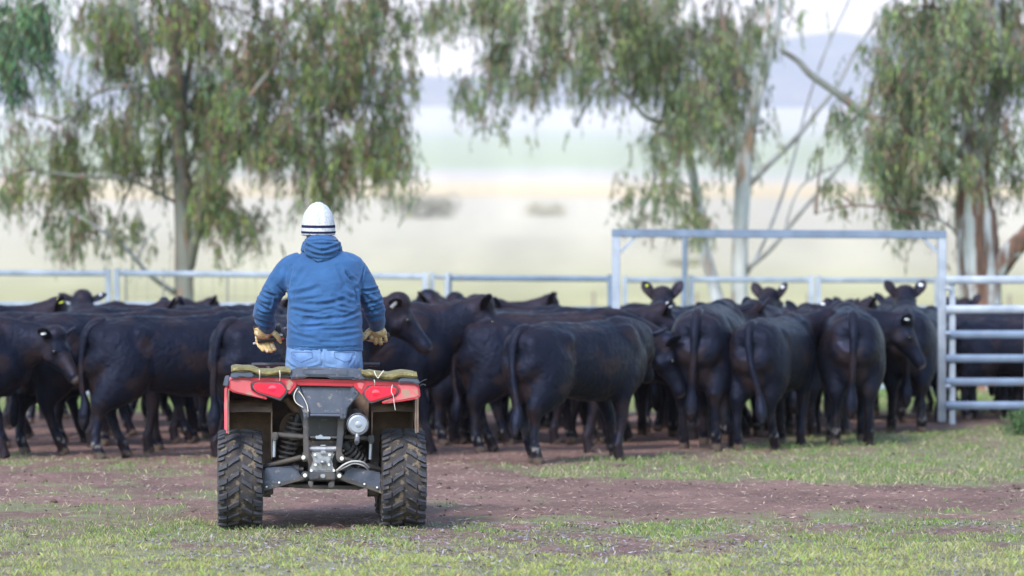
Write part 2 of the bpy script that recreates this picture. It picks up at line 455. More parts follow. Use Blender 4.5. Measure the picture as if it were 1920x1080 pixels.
# ---------------------------------------------------------------- trees
m_bark_w = mat("pale_gum_bark", (.52, .53, .54), (.34, .34, .34), scale=2.2, rough=.8, stretch=(3, 3, .7), bump=.004, c3=(.30, .20, .14), s3=2.2, t3=.57)
m_bark_g = mat("greenish_gum_bark", (.19, .205, .185), (.115, .11, .095), scale=2.0, rough=.8, stretch=(3, 3, .6), bump=.004, c3=(.22, .13, .10), s3=2.6, t3=.55)
m_bark_b = mat("peeling_gum_bark", (.20, .105, .075), (.09, .055, .045), scale=5, rough=.9, stretch=(5, 5, .45), bump=.02, bscale=8, lo=.4, hi=.6, c3=(.50, .52, .54), s3=1.25, t3=.53)
m_bare = mat("bleached_branch", (.33, .34, .37), (.20, .19, .19), scale=5, rough=.8)

def limb_pts(pts, Yb):
    """pts: (px, py, width_px, depth offset)"""
    return [P(p[0], p[1], Yb + (p[3] if len(p) > 3 else 0)) for p in pts], [p[2] * (Yb + (p[3] if len(p) > 3 else 0)) / F / 2 for p in pts]

def limb(mb, pts, rad, sub=4, n=10, wob=0):
    sp = smooth_path(pts, sub); rr = []
    for i in range(len(sp)):
        t = i / (len(sp) - 1) * (len(rad) - 1); k = min(int(t), len(rad) - 2); rr.append(lerp(rad[k], rad[k + 1], t - k))
    if wob: rr = [(r * (1 + random.uniform(-wob, wob)), r * (1 + random.uniform(-wob, wob))) for r in rr]
    mb.loft(sp, rr, side=Vector((.31, .9, .2)), n=n)

def crown(ells, Yb, nleaf, pal, limbs_at, mbb, dens_above=.35, leafL=(.095, .165), drop=1.0, depth=1.5):
    """hanging twigs with narrow leaves; ells: (cx, cy, rx, ry, weight)"""
    wts = np.array([e[2] * e[3] * e[4] * (dens_above if e[1] < -20 else 1) for e in ells], float)
    wts /= wts.sum(); sc_ = Yb / F
    ns = int(nleaf / 15)
    which = rng.choice(len(ells), ns, p=wts)
    V = []; Fa = []; Cc = []; off = 0
    # each ellipse is made of clumps, so gaps open between them
    clumps = []
    for e in ells:
        k = max(3, int(e[2] * e[3] / 900)); cl = []
        for _ in range(k):
            a = random.uniform(0, 6.283); r = math.sqrt(random.random())
            cl.append((e[0] + e[2] * r * math.cos(a), e[1] + e[3] * r * math.sin(a), random.uniform(-depth, depth), random.uniform(.3, 1.0), random.uniform(.7, 1.3)))
        clumps.append(cl)
    segs = 5
    base = np.zeros((ns, 3)); ln = np.zeros(ns); tint = np.zeros(ns); kind = np.zeros(ns)
    for i in range(ns):
        e = ells[which[i]]; c = random.choice(clumps[which[i]])
        gx = random.gauss(0, 14); gy = random.gauss(-16, 17)
        base[i] = P(c[0] + gx * (.6 + c[3]), c[1] + gy * (.6 + c[3]), Yb + c[2] + random.gauss(0, .22))
        ln[i] = random.uniform(.25, .62) * drop * c[4]; tint[i] = c[4]; kind[i] = random.random()
    dirx = rng.normal(size=(ns, 2)) * .38
    t = np.linspace(0, 1, segs)
    path = np.zeros((ns, segs, 3))
    for k, tt in enumerate(t):
        path[:, k, 0] = base[:, 0] + dirx[:, 0] * ln * (tt - .35 * tt * tt)
        path[:, k, 1] = base[:, 1] + dirx[:, 1] * ln * (tt - .35 * tt * tt)
        path[:, k, 2] = base[:, 2] + ln * (.12 * tt - 1.0 * tt * tt)
    # twigs as 3-sided tubes
    r0 = .0045; tv = []
    for k in range(segs):
        for j in range(3):
            a = j * 2.094; tv.append(path[:, k] + np.array([math.cos(a), math.sin(a), 0]) * r0 * (1.2 - .8 * t[k]))
    tv = np.stack(tv, 1).reshape(-1, 3)
    o = np.arange(ns)[:, None] * (segs * 3); fs = []
    for k in range(segs - 1):
        for j in range(3):
            fs.append(np.stack([o + k * 3 + j, o + k * 3 + (j + 1) % 3, o + (k + 1) * 3 + (j + 1) % 3, o + (k + 1) * 3 + j], -1)[:, 0])
    fs = np.concatenate(fs)
    V.append(tv); Fa.append(fs); Cc.append(np.tile(np.array([.17, .10, .085]), (len(tv), 1))); off += len(tv)
    nl = 15
    u = rng.uniform(.05, 1.0, (ns, nl)); k = np.minimum((u * (segs - 1)).astype(int), segs - 2); fr = u * (segs - 1) - k
    ii = np.arange(ns)[:, None]
    p = path[ii, k] * (1 - fr[..., None]) + path[ii, k + 1] * fr[..., None]
    p = p.reshape(-1, 3); n = len(p)
    d = rng.normal(size=(n, 3)) * .33; d[:, 2] = -np.abs(d[:, 2]) - .62; d /= np.linalg.norm(d, axis=1)[:, None]
    L = rng.uniform(*leafL, n); Wd = L * rng.uniform(.095, .145, n)
    pal = np.array(pal); pick = rng.choice(len(pal), n, p=[.30, .24, .18, .15, .13][:len(pal)])
    strand_shift = np.repeat(rng.integers(0, len(pal), ns), nl)
    use = rng.random(n) < .72; pick = np.where(use, strand_shift, pick)
    cols = pal[pick] * np.repeat(tint, nl)[:, None] * rng.uniform(.7, 1.3, (n, 1))
    lv, lf, lc = leaf_cloud(p, d, L, Wd, cols)
    V.append(lv); Fa.append(lf + off); Cc.append(lc)
    # side branches feeding the clumps
    for e, cl in zip(ells, clumps):
        s = min(limbs_at, key=lambda q: (q[0] - e[0]) ** 2 + (q[1] - (e[1] - 10)) ** 2 * .6 + (0 if q[1] > e[1] - 60 else 2500))
        cy = e[1] - e[3] * .4
        hub = P(e[0], cy, Yb + random.uniform(-.6, .6)); st = P(s[0], s[1], Yb + (s[3] if len(s) > 3 else 0))
        mid = (st + hub) / 2 + Vector((0, random.uniform(-.1, .1), .10 * (hub - st).length * random.uniform(.3, 1)))
        limb(mbb, [st, mid, hub], [.024, .017, .010], 4, 7)
        for c in random.sample(cl, min(len(cl), 7)):
            tip = P(c[0], c[1] - 18, Yb + c[2]); m2 = (hub + tip) / 2 + Vector((random.uniform(-.08, .08), 0, random.uniform(.02, .12)))
            limb(mbb, [hub, m2, tip], [.009, .006, .003], 3, 5)
    return npmesh("crown", np.concatenate(V), np.concatenate(Fa), np.clip(np.concatenate(Cc), .01, 1))

def tree(name, Yb, limbs, ells, nleaf, pal, bark, label, bare=(), extra=(), upper=None, **kw):
    e = empty(name, (0, 0, 0)); main = limbs[0][0]
    q = P(main[0], main[1], Yb); o = Vector((q.x, q.y, 0)); e.location = o
    mb = MB(); ub = MB(); gb_ = MB()
    for i, l in enumerate(limbs):
        pts, rad = limb_pts(l, Yb)
        if i == 0 or (len(l) and l[0][1] > 560):
            pts = [Vector((pts[0].x, pts[0].y + 0, -.05)), Vector((pts[0].x, pts[0].y, .12))] + pts; rad = [rad[0] * 1.5, rad[0] * 1.15] + rad
        limb((gb_ if i == 5 else ub) if upper and i not in (0, 2) else mb, pts, rad, 6, 14, .035 if i == 0 else .02)
    limbs_at = [(*p,) for l in limbs for p in l] + [(*p,) for l in extra for p in l]
    for l in extra:
        pts, rad = limb_pts(l, Yb); limb(mb, pts, rad, 5, 8)
    m3 = MB()
    cm = crown(ells, Yb, nleaf, pal, limbs_at, m3, **kw) if ells else None
    def shift(me): me.transform(Matrix.Translation(-o)); return me
    tm = mb.mesh("trunk"); link("trunk", shift(tm), bark, e, True)
    if gb_.v: link("limb", shift(gb_.mesh("limb")), m_bark_g, e, True)
    if ub.v: link("limb", shift(ub.mesh("limb")), upper, e, True)
    if m3.v: link("branches", shift(m3.mesh("branches")), m_twig, e, True)
    for l in bare:
        m2 = MB(); pts, rad = limb_pts(l, Yb); limb(m2, pts, rad, 5, 8); link("bare_branch", shift(m2.mesh("bare_branch")), m_bare, e, True)
    if cm: link("crown", shift(cm), m_leaf, e)
    return tag(e, label, "tree", "gum trees behind the yard")

PAL1 = [(.165, .245, .085), (.085, .150, .075), (.240, .280, .080), (.230, .140, .110), (.15, .21, .13)]
PAL2 = [(.20, .28, .12), (.10, .17, .10), (.28, .33, .13), (.27, .19, .15), (.21, .26, .19)]
# left tree
tree("gum_tree", 55, [
    [(345, 600, 40), (345, 520, 36), (343, 430, 31), (339, 330, 30), (335, 230, 28), (332, 120, 25), (328, 0, 22), (326, -140, 17), (330, -320, 12), (335, -480, 5)],
    [(356, 500, 20), (372, 420, 19, -.3), (384, 350, 16, -.5), (400, 290, 12, -.7), (440, 220, 10, -.9), (500, 140, 8, -1.0)],
    [(335, 235, 18), (300, 190, 18, -.4), (276, 120, 16, -.6), (252, 40, 14, -.8), (236, -60, 10, -.9)],
    [(338, 210, 14), (356, 120, 14, .4), (366, 20, 12, .6), (380, -120, 9, .8)],
    [(334, 130, 12), (305, 60, 11, .3), (296, -20, 9, .4), (270, -150, 7, .5)],
    [(336, 250, 12), (420, 160, 12, .3), (520, 60, 10, .4), (610, -30, 9, .6), (690, -60, 6, .6)]],
    [(450, 50, 260, 75, 1.0), (190, 30, 60, 50, .6), (20, 290, 40, 40, .6), (250, 250, 60, 60, .8), (330, 110, 120, 80, .8), (560, 150, 160, 110, 1.2), (690, 120, 75, 120, 1.0), (620, 265, 120, 85, 1.15), (690, 290, 62, 80, .9),
     (470, 250, 110, 110, 1.2), (345, 240, 90, 100, 1.2), (215, 165, 60, 75, .8), (150, 250, 95, 75, .9), (50, 335, 70, 42, 1.0), (20, 350, 40, 30, .8), (120, 395, 95, 45, 1.0), (180, 455, 70, 35, .8), (255, 330, 60, 60, .6),
     (215, 435, 55, 35, .55), (420, 380, 75, 55, 1.0), (460, 430, 50, 42, .8), (390, 450, 40, 20, .6), (565, 345, 65, 42, .8), (640, 350, 35, 30, .6), (105, 440, 30, 35, .5), (55, 235, 45, 50, .5), (240, 50, 100, 70, .8), (390, 300, 60, 90, 1.1), (755, 250, 40, 75, .8), (740, 60, 50, 60, .9),
     (420, -90, 380, 100, 1), (380, -260, 280, 110, 1), (340, -400, 150, 80, 1)],
    84000, PAL1, m_bark_g, "big weeping gum tree with one slim grey green trunk at the left",
    extra=[[(300, 160, 8, -.5), (190, 170, 7, -.8), (110, 230, 5, -1)], [(400, 290, 8, -.7), (520, 250, 7, -1), (620, 200, 5, -1)], [(330, 380, 7), (250, 340, 6, -.5), (150, 330, 5, -.8), (60, 320, 3, -.9)]],
    bare=[[(326, 548, 11, -.1), (280, 515, 9, -.5), (235, 465, 8, -.8), (180, 425, 6, -1), (130, 395, 4, -1)], [(255, 488, 5, -.6), (275, 450, 4, -.6), (300, 420, 3, -.6)]], drop=1.05)
# fresh green tree at the top left corner
tree("gum_tree", 47, [[(-190, 640, 44), (-180, 400, 40), (-150, 200, 36), (-130, 0, 30), (-110, -200, 20)], [(-150, 190, 16), (-70, 90, 12, -.2), (20, 30, 9, -.3), (80, 0, 5, -.3)]],
     [(30, 50, 75, 60, 1.3), (75, 30, 50, 45, 1), (10, 130, 45, 45, .9), (-60, 80, 80, 90, 1), (70, 95, 38, 30, .7), (-100, -100, 160, 90, 1)], 11000,
     [(.10, .21, .11), (.07, .15, .09), (.14, .25, .10), (.11, .19, .13), (.17, .24, .13)], m_bark_w, "fresh green gum foliage hanging into the top left corner", depth=.7)
# middle tree, twin white trunks
tree("gum_tree", 60, [
    [(1387, 600, 34), (1386, 520, 31), (1389, 430, 29), (1393, 350, 30), (1404, 270, 22), (1420, 190, 18), (1442, 110, 15), (1462, 20, 12), (1470, -120, 9), (1478, -260, 5)],
    [(1350, 600, 24), (1340, 540, 24, .2), (1322, 470, 21, .4), (1308, 380, 19, .6), (1294, 300, 17, .7), (1275, 210, 13, .8), (1262, 110, 10, .9), (1255, 0, 8, .9)],
    [(1394, 350, 17), (1380, 250, 14, .3), (1372, 140, 12, .5), (1352, 20, 10, .6), (1340, -120, 8, .6)],
    [(1410, 250, 12), (1418, 160, 11, -.4), (1436, 60, 9, -.5), (1440, -40, 8, -.5)]],
    [(880, 45, 65, 50, .9), (1020, 20, 110, 40, .9), (840, 20, 40, 35, .7), (1120, 120, 50, 60, .7), (960, 50, 60, 50, .8), (905, 150, 45, 65, .9), (935, 215, 32, 30, .6), (1000, 170, 45, 50, .9), (1075, 60, 70, 50, .85), (1045, 110, 55, 55, .9), (1085, 165, 32, 35, .8), (1080, 245, 8, 15, .3),
     (1190, 70, 90, 70, .9), (1215, 150, 85, 65, 1.1), (1290, 110, 80, 90, 1.1), (1330, 210, 70, 80, 1.1), (1270, 250, 60, 55, .9), (1380, 90, 70, 80, .9), (1395, 190, 40, 70, .7), (1350, 290, 50, 50, .8),
     (1230, 330, 40, 45, .55), (1215, 390, 35, 35, .5), (1290, 380, 42, 35, .75), (1300, 430, 40, 28, .7), (1240, 430, 30, 20, .3), (1470, 50, 30, 40, .4), (1180, 10, 120, 30, .8), (1430, 260, 16, 30, .3), (1260, 10, 70, 40, .7),
     (1150, -90, 300, 70, .8), (1350, -180, 200, 110, 1), (1400, -320, 150, 80, 1)],
    66000, PAL2, m_bark_w, "white gum tree with twin trunks behind the gate frame",
    extra=[[(1280, 235, 9, .8), (1215, 222, 9, .5), (1180, 185, 8, .3), (1130, 150, 8, .1), (1060, 120, 6, 0), (960, 60, 5, 0), (870, 30, 4, 0)],
           [(1262, 110, 9, .9), (1180, 40, 8, .6), (1120, -10, 7, .4), (1000, -30, 5, .2)],
           [(1310, 360, 6, .6), (1270, 340, 5, .4), (1225, 350, 4, .3)], [(1320, 470, 5, .4), (1280, 440, 4, .2), (1240, 410, 3, .2)]],
    bare=[[(1402, 350, 12), (1440, 310, 11, -.2), (1490, 262, 10, -.4), (1535, 205, 9, -.5), (1570, 160, 8, -.6), (1610, 85, 7, -.6), (1665, 10, 5, -.7), (1700, -60, 4, -.7)],
          [(1397, 505, 10), (1440, 472, 9, -.3), (1500, 400, 8, -.6), (1555, 335, 7, -.8), (1590, 290, 6, -1), (1622, 215, 5, -1)],
          [(1400, 515, 7), (1430, 460, 6, .3), (1462, 380, 6, .5), (1490, 290, 5, .7), (1515, 190, 5, .8), (1550, 90, 4, .9), (1592, 0, 4, 1), (1610, -60, 3, 1)],
          [(1470, 435, 5, -.5), (1500, 352, 4, -.5), (1570, 310, 4, -.6), (1640, 290, 3, -.6), (1700, 258, 2, -.6)]], drop=.9)
# right tree
tree("gum_tree", 52, [
    [(1843, 610, 74), (1842, 560, 72), (1836, 500, 74), (1832, 440, 80), (1826, 380, 70), (1828, 330, 58), (1838, 300, 46)],
    [(1832, 330, 40), (1850, 250, 38), (1868, 180, 33), (1868, 100, 29), (1862, 20, 27), (1850, -80, 22), (1840, -220, 14), (1835, -360, 6)],
    [(1862, 520, 44), (1880, 492, 42, -.1), (1905, 462, 38, -.2), (1945, 420, 34, -.3), (1990, 360, 26, -.3), (2020, 260, 20, -.3), (2040, 120, 14, 0)],
    [(1815, 330, 30), (1812, 260, 26, .3), (1812, 160, 22, .4), (1800, 80, 18, .5), (1775, 20, 15, .6), (1740, -50, 12, .6), (1720, -160, 8, .6)],
    [(1870, 150, 16), (1895, 110, 14, -.2), (1930, 85, 11, -.3), (1990, 70, 8, -.3)],
    [(1812, 300, 18), (1760, 262, 16, -.4), (1690, 240, 15, -.6), (1622, 214, 15, -.7), (1570, 175, 14, -.8), (1520, 140, 13, -.9), (1497, 115, 11, -.9), (1462, 92, 9, -1)]],
    [(1690, 40, 70, 50, .8), (1780, 60, 85, 70, 1), (1720, 130, 70, 60, 1), (1800, 160, 60, 60, .9), (1690, 205, 80, 45, 1.0), (1770, 250, 75, 60, 1.1), (1640, 290, 75, 42, .9), (1730, 320, 85, 45, 1.0),
     (1820, 290, 50, 50, .9), (1880, 215, 40, 50, .5), (1905, 50, 50, 60, .8), (1885, 330, 35, 35, .6), (1740, 385, 55, 32, .6), (1650, 365, 45, 22, .5), (1570, 372, 40, 18, .35), (1580, 260, 40, 35, .45), (1600, 215, 55, 25, .5),
     (1840, 100, 60, 90, .7), (1660, 130, 40, 60, .5), (1540, 300, 25, 18, .2), (1720, 435, 28, 18, .4), (1860, 20, 50, 50, .8),
     (1800, -80, 250, 70, .9), (1840, -220, 200, 110, 1), (1980, 150, 70, 130, .8), (1990, 300, 60, 60, .6)],
    58000, PAL2, m_bark_b, "stout gum tree with peeling brown bark behind the near yard panel",
    extra=[[(1800, 440, 6, -.3), (1760, 412, 6, -.5), (1690, 395, 5, -.7), (1600, 385, 4, -.8), (1530, 400, 2, -.8)]],
    upper=m_bark_w, bare=[[(1800, 560, 5, -.5), (1797, 490, 6, -.5), (1800, 430, 6, -.45)], [(1860, 300, 4, -.3), (1872, 360, 4, -.4), (1866, 395, 3, -.4)]], drop=.95)
# low green bush by the yard panel
bush("bush", (P(1940, 800, 37.2).x, 37.2, 0), .30, .25, .27, 4200, .035, (.10, .17, .075), m_leaf, m_twig, "low dark green bush at the foot of the near yard panel", "bush")
# ---------------------------------------------------------------- cattle
m_cow = mat("black_hide", (.012, .012, .016), None, rough=.47, spec=.25, attr="Col", bump=.012, bscale=22, c3=(.016, .010, .010), s3=4, t3=.52, sheen=.0)
_n = m_cow.node_tree.nodes; _l = m_cow.node_tree.links; _t = _n.new("ShaderNodeTexNoise"); _t.inputs["Scale"].default_value = 7; _t.inputs["Detail"].default_value = 7; _t.inputs["Roughness"].default_value = .7
_r = _n.new("ShaderNodeMapRange"); _r.inputs[1].default_value = .35; _r.inputs[2].default_value = .65; _r.inputs[3].default_value = .36; _r.inputs[4].default_value = .68
_l.new(_n["Texture Coordinate"].outputs["Object"], _t.inputs[0]); _l.new(_t.outputs[0], _r.inputs[0]); _l.new(_r.outputs[0], _n["Principled BSDF"].inputs["Roughness"])
m_cow.node_tree.nodes["Principled BSDF"].inputs["Specular Tint"].default_value = (.50, .58, .95, 1)
m_eye = mat("dark_eye", (.01, .008, .008), rough=.1)
m_tagw = mat("white_tag_plastic", (.75, .78, .82), rough=.4)
m_tagy = mat("yellow_tag_plastic", (.72, .80, .06), rough=.4)

def dirv(yaw, pitch):      # body frame: +X forward, yaw positive to the animal's left (+Y)
    return Vector((math.cos(R(pitch)) * math.cos(R(yaw)), math.cos(R(pitch)) * math.sin(R(yaw)), math.sin(R(pitch))))

def cow_mesh(name, ny=0, npch=25, hy=0, hp=-35, legs=(0, 0, 0, 0), tail=0.0, tail_out=0.0, fat=1.0, seed=0, neck=.44, earp=10, roll=0):
    """legs: forward step in metres of (hind left, hind right, front left, front right)"""
    rs = random.Random(seed); mb = MB(); Yv = Vector((0, 1, 0)); f = fat
    # trunk
    sec = [(-.82, .95, .15, .13), (-.79, .93, .225, .20), (-.70, .90, .28, .245), (-.56, .895, .30, .268), (-.38, .90, .295, .250), (-.15, .875, .315, .272 * f),
           (.10, .855, .335, .292 * f), (.32, .855, .345, .278 * f), (.50, .87, .335, .248), (.64, .885, .315, .225), (.75, .92, .245, .175), (.82, .95, .15, .11)]
    mb.loft([(a, 0, b) for a, b, c, d in sec], [(d, c) for a, b, c, d in sec], side=Yv, n=22, power=.9)
    # hips and topline details
    for s in (-1, 1):
        mb.ball((-.38, s * .165, 1.035), (.15, .09, .10)); mb.loft([(-.36, s * .2, 1.06), (-.46, s * .235, .9), (-.44, s * .225, .74)], [.035, .05, .03], n=8); mb.ball((-.74, s * .11, .97), (.10, .10, .15))
        mb.ball((.50, s * .14, .95), (.20, .105, .25)); mb.ball((.60, s * .13, .78), (.15, .09, .14))
    mb.loft([(-.70, 0, 1.15), (-.4, 0, 1.185), (0, 0, 1.175), (.35, 0, 1.185), (.6, 0, 1.17)], [(.08,.03), (.09,.035), (.08,.03), (.09,.045), (.07,.04)], side=Yv, n=10)
    mb.loft([(.45, 0, .56), (.70, 0, .60), (.86, 0, .72), (.9, 0, .85)], [(.05, .05), (.065, .06), (.05, .06), (.04, .04)], side=Yv, n=10)   # brisket
    mb.ball((-.74, 0, 1.02), (.12, .16, .13)); mb.ball((-.70, 0, .72), (.13, .17, .22))
    # neck
    B0 = Vector((.60, 0, .98)); B1 = Vector((.74, 0, 1.0)); dn = dirv(ny, npch); poll = B1 + dn * neck
    m1 = B1 + (dirv(ny * .5, npch * .8)) * neck * .5
    mb.loft([B0 - Vector((.1, 0, .02)), B0, B1, m1, poll - dirv(hy, hp) * .02 - Vector((0, 0, .02))], [(.17, .30), (.17, .29), (.15, .25), (.125, .195), (.105, .15)], side=Yv, n=18)
    # head
    h = dirv(hy, hp); sv = Vector((-math.sin(R(hy)), math.cos(R(hy)), 0)); sv = (sv + Vector((0, 0, math.tan(R(roll))))).normalized(); up = h.cross(sv).normalized()
    hs = [(-.07, .06, .07, 0), (-.03, .10, .10, -.01), (.04, .112, .125, -.02), (.11, .118, .132, -.028), (.18, .098, .118, -.028), (.26, .074, .092, -.018), (.34, .066, .076, -.012), (.41, .074, .073, -.012), (.455, .066, .058, -.014), (.475, .04, .035, -.014)]
    mb.loft([poll + h * a + up * d for a, b, c, d in hs], [(b, c) for a, b, c, d in hs], side=sv, n=18, power=.92)
    mb.ball(poll + up * .06 - h * .02, (.12, .12, .10))
    for s in (-1, 1):
        mb.ball(poll + h * .135 + sv * s * .098 + up * .03, .034); mb.ball(poll + h * .12 + sv * s * .085 - up * .07, (.07, .05, .06))
        mb.ball(poll + h * .43 + sv * s * .042 + up * .018, .026)
    # legs
    fx = []
    for i, (s, st) in enumerate(((1, legs[0]), (-1, legs[1]))):
        x = -.60 + st; w_ = .145 * s; hk = -.68 + st * .55; lift = 0
        pts = [(-.46, s * .12, .92), (-.51, s * .135, .78), (-.55 + st * .1, s * .14, .66), (-.61 + st * .4, s * .142, .555), (hk, s * .142, .445), (hk + .005 + (x - hk) * .15, s * .142, .36), (x - .02 - .3 * (x - hk), w_, .21), (x - .015, w_, .125), (x + .01, w_, .075), (x + .035, w_, .0)]
        rad = [(.16, .29), (.165, .28), (.155, .24), (.125, .165), (.072, .092), (.046, .056), (.041, .047), (.051, .056), (.047, .05), (.056, .07)]
        mb.loft(pts, rad, side=Yv, n=14); fx.append((x, w_))
    for i, (s, st) in enumerate(((1, legs[2]), (-1, legs[3]))):
        x = .49 + st; w_ = .14 * s; kn = .49 + st * .55 + .015 * abs(st) * 10
        pts = [(.52, s * .14, .92), (.48, s * .165, .76), (.46 + st * .15, s * .165, .63), (.485 + st * .35, s * .15, .50), (kn, s * .142, .37), (kn + (x - kn) * .4, w_, .25), (x - .005, w_, .125), (x + .012, w_, .075), (x + .03, w_, .0)]
        rad = [(.10, .20), (.10, .165), (.082, .12), (.063, .076), (.057, .061), (.041, .044), (.049, .053), (.047, .05), (.056, .068)]
        mb.loft(pts, rad, side=Yv, n=14); fx.append((x, w_))
    me = remesh(mb.mesh(name), .021, 6, .55)
    # ears and tail joined to the same mesh
    ex = MB()
    for s in (-1, 1):
        er = (sv * s + up * math.sin(R(earp)) * 1.7 - h * .32).normalized(); wv = er.cross(h * .8 - up * .45).normalized(); b = poll + sv * s * .085 + up * .045 + h * .0
        ex.loft([b - er * .02, b + er * .04, b + er * .10, b + er * .14, b + er * .175, b + er * .192], [(.03, .022), (.05, .022), (.062, .018), (.058, .015), (.036, .011), (.01, .006)], side=wv, n=12)
    t0 = Vector((-.77, 0, 1.10)); 
    pts = [(-.68, 0, 1.15), (-.80, 0, 1.125), (-.88, tail * .1, 1.0), (-.90 - tail_out * .3, tail * .35, .80), (-.89 - tail_out * .7, tail * .8, .60), (-.86 - tail_out, tail * 1.0, .47), (-.87 - tail_out * 1.5, tail * 1.15, .36), (-.87 - tail_out * 1.9, tail * 1.3, .24)]
    ex.loft(smooth_path(pts, 3), [lerp(a, b, 0) for a, b in [(r, 0) for r in np.interp(np.linspace(0, 1, 22), [0, .15, .4, .62, .72, .82, .93, 1], [.05, .05, .032, .028, .044, .058, .045, .012])]], side=Yv, n=10)
    bm = bmesh.new(); bm.from_mesh(me); em = ex.mesh("x"); bm.from_mesh(em); bpy.data.meshes.remove(em); bm.to_mesh(me); bm.free(); me.name = name
    c = coords(me); n = len(c)
    # coat: black with rusty weathered back hair, dusty shanks, horn coloured hooves, grey nose
    nz = fbm(c[:, 0] * 5 + seed * 9.1, c[:, 2] * 4 + c[:, 1] * 5, seed + 3); n2 = fbm(c[:, 0] * 30 + seed, c[:, 2] * 26 + c[:, 1] * 31, seed + 8)
    col = np.tile(np.array([.0040, .0045, .0090]), (n, 1)) * (.75 + .6 * nz[:, None])
    rust = np.clip((c[:, 2] - 1.02) / .2, 0, 1) * np.clip((nz - .35) * 3, 0, 1) * (.25 + .75 * ((seed * 37) % 10) / 10)
    col = col * (1 - rust[:, None]) + np.array([.030, .017, .014]) * rust[:, None]
    leg = np.clip((.42 - c[:, 2]) / .2, 0, 1) * np.clip((n2 - .50) * 5, 0, 1)
    col = col * (1 - leg[:, None] * .7) + np.array([.045, .042, .045]) * leg[:, None] * .7
    sp = (c[:, 2] < .155) & (c[:, 2] > .105) & (n2 > .58); col[sp] = (.16, .15, .15)
    hf = c[:, 2] < .055; col[hf] = np.array([.105, .078, .062])
    mz = poll + h * .47 - up * .01; dd = np.linalg.norm(c - np.array(mz), axis=1); k = np.clip((.065 - dd) / .025, 0, 1)[:, None]
    col = col * (1 - k) + np.array([.20, .155, .16]) * k
    setcol(me, col); me.polygons.foreach_set("use_smooth", [True] * len(me.polygons))
    me.materials.append(m_cow)
    return dict(me=me, poll=poll, h=h, sv=sv, up=up, earp=earp)

def add_eyes(cw, e):
    for s in (-1, 1):
        mb = MB(); mb.ball(cw['poll'] + cw['h'] * .145 + cw['sv'] * s * .112 + cw['up'] * .028, .021, 12); mb.build("eye", m_eye, e, True)
def add_tag(cw, e, side=1, m=m_tagw, r=.03, sq=False):
    er = (cw['sv'] * side + cw['up'] * math.sin(R(cw['earp'])) * 1.7 - cw['h'] * .32).normalized()
    b = cw['poll'] + cw['sv'] * side * .085 + cw['up'] * .045 + er * .12; fr = (cw['h'] * .75 - cw['up'] * .6).normalized()
    mb = MB()
    if sq:
        ax = cw['up']; mb.loft([b - ax * .05 + fr * .02, b + ax * .03 + fr * .02], [(.035, .004), (.03, .004)], side=er, n=12, power=.5)
    else:
        for k in (-1, 1): mb.disc(b + fr * .02 * k, fr, r, .012, 16)
        mb.disc(b, fr, r * .3, .05, 8)
    mb.build("ear_tag", m, e, True)

HERD = "black cattle crowded in the yard"
def place(cw, px, Yc, heading, scale, label, tags=(), eyes=False, src=None, roll=0):
    """px: column of the body centre, heading: 0 away from the viewer, 90 to the right"""
    x = (px - 960) * Yc / F
    e = bpy.data.objects.new("cow", cw['me']); COL.objects.link(e)
    e.location = (x, Yc, 0); e.rotation_euler = (0, 0, R(90 - heading)); e.scale = (scale * .91, scale, scale)
    if eyes: add_eyes(cw, e)
    for t in tags: add_tag(cw, e, *t)
    return tag(e, label, "cow", HERD)

Wt = m_tagw; Ye = m_tagy
# --- front row, each in its own pose (negative yaw turns the head to the animal's right)
place(cow_mesh("cow", -10, 4, -38, -46, (.1, -.12, -.1, .16), seed=1, neck=.40, earp=18, fat=.95), -119, 32.2, 88, .95, "young black cow walking in from the left edge, head low with white ear button", [(-1, Wt, .026)], True)
place(cow_mesh("cow", 0, 15, 0, -35, (-.14, .14, .1, -.1), seed=2), 192, 33.1, 66, 1.0, "black cow half hidden behind the low headed young one at the left")
place(cow_mesh("cow", 0, 10, -20, -40, (.16, -.20, .14, -.14), tail=.02, seed=3, fat=1.02), 326, 32.3, 66, .985, "large black cow side on with pale mud on its hocks, left of the quad bike")
place(cow_mesh("cow", -12, 30, -50, -48, (.1, -.1, 0, .1), tail=.05, seed=4, neck=.5, earp=5), 548, 31.3, 45, 1.0, "black cow standing behind the rider, head raised with square white ear tag", [(-1, Wt, .03, True)], True)
place(cow_mesh("cow", -5, 24, -12, -44, (.08, -.1, -.05, .14), seed=5, neck=.42, earp=30), 670, 33.1, 80, 1.04, "black cow just right of the rider, facing right with one ear up", (), True)
place(cow_mesh("cow", 30, 5, 25, -50, (.14, -.12, .16, -.1), tail=-.10, tail_out=.06, seed=6, fat=1.0), 1083, 31.6, 45, .95, "black cow with a ragged swinging tail, the nearest one right of the quad bike")
place(cow_mesh("cow", -2, -12, -14, -66, (.1, -.1, .18, -.12), seed=7, neck=.44, earp=35), 1022, 33.4, 76, 1.0, "black cow hanging its big head beside the swinging tail cow", (), True)
place(cow_mesh("cow", 5, 15, 0, -35, (.05, -.07, .1, -.1), seed=8, tail=.03, fat=1.05), 1332, 34.3, 12, 1.05, "black cow seen from behind, left of the narrow rumped one with the curled tail")
place(cow_mesh("cow", -25, 20, -40, -35, (-.08, .10, .2, -.1), seed=9, tail=-.13, tail_out=.04, fat=1.0), 1452, 34.2, 22, .96, "smaller black cow from behind with its tail curled across the hock")
place(cow_mesh("cow", 0, 5, 0, -55, (.02, .06, -.06, .1), seed=10, tail=.02, fat=1.12), 1592, 35.2, 2, 1.03, "broad rumped black cow facing straight away, right of the curled tail one")
place(cow_mesh("cow", -2, 8, -16, -58, (.1, -.1, .1, -.1), seed=11, neck=.42, earp=25), 1486, 37.0, 84, 1.0, "black cow whose face and white ear button show right of the broad rump", [(-1, Wt, .026)], True)
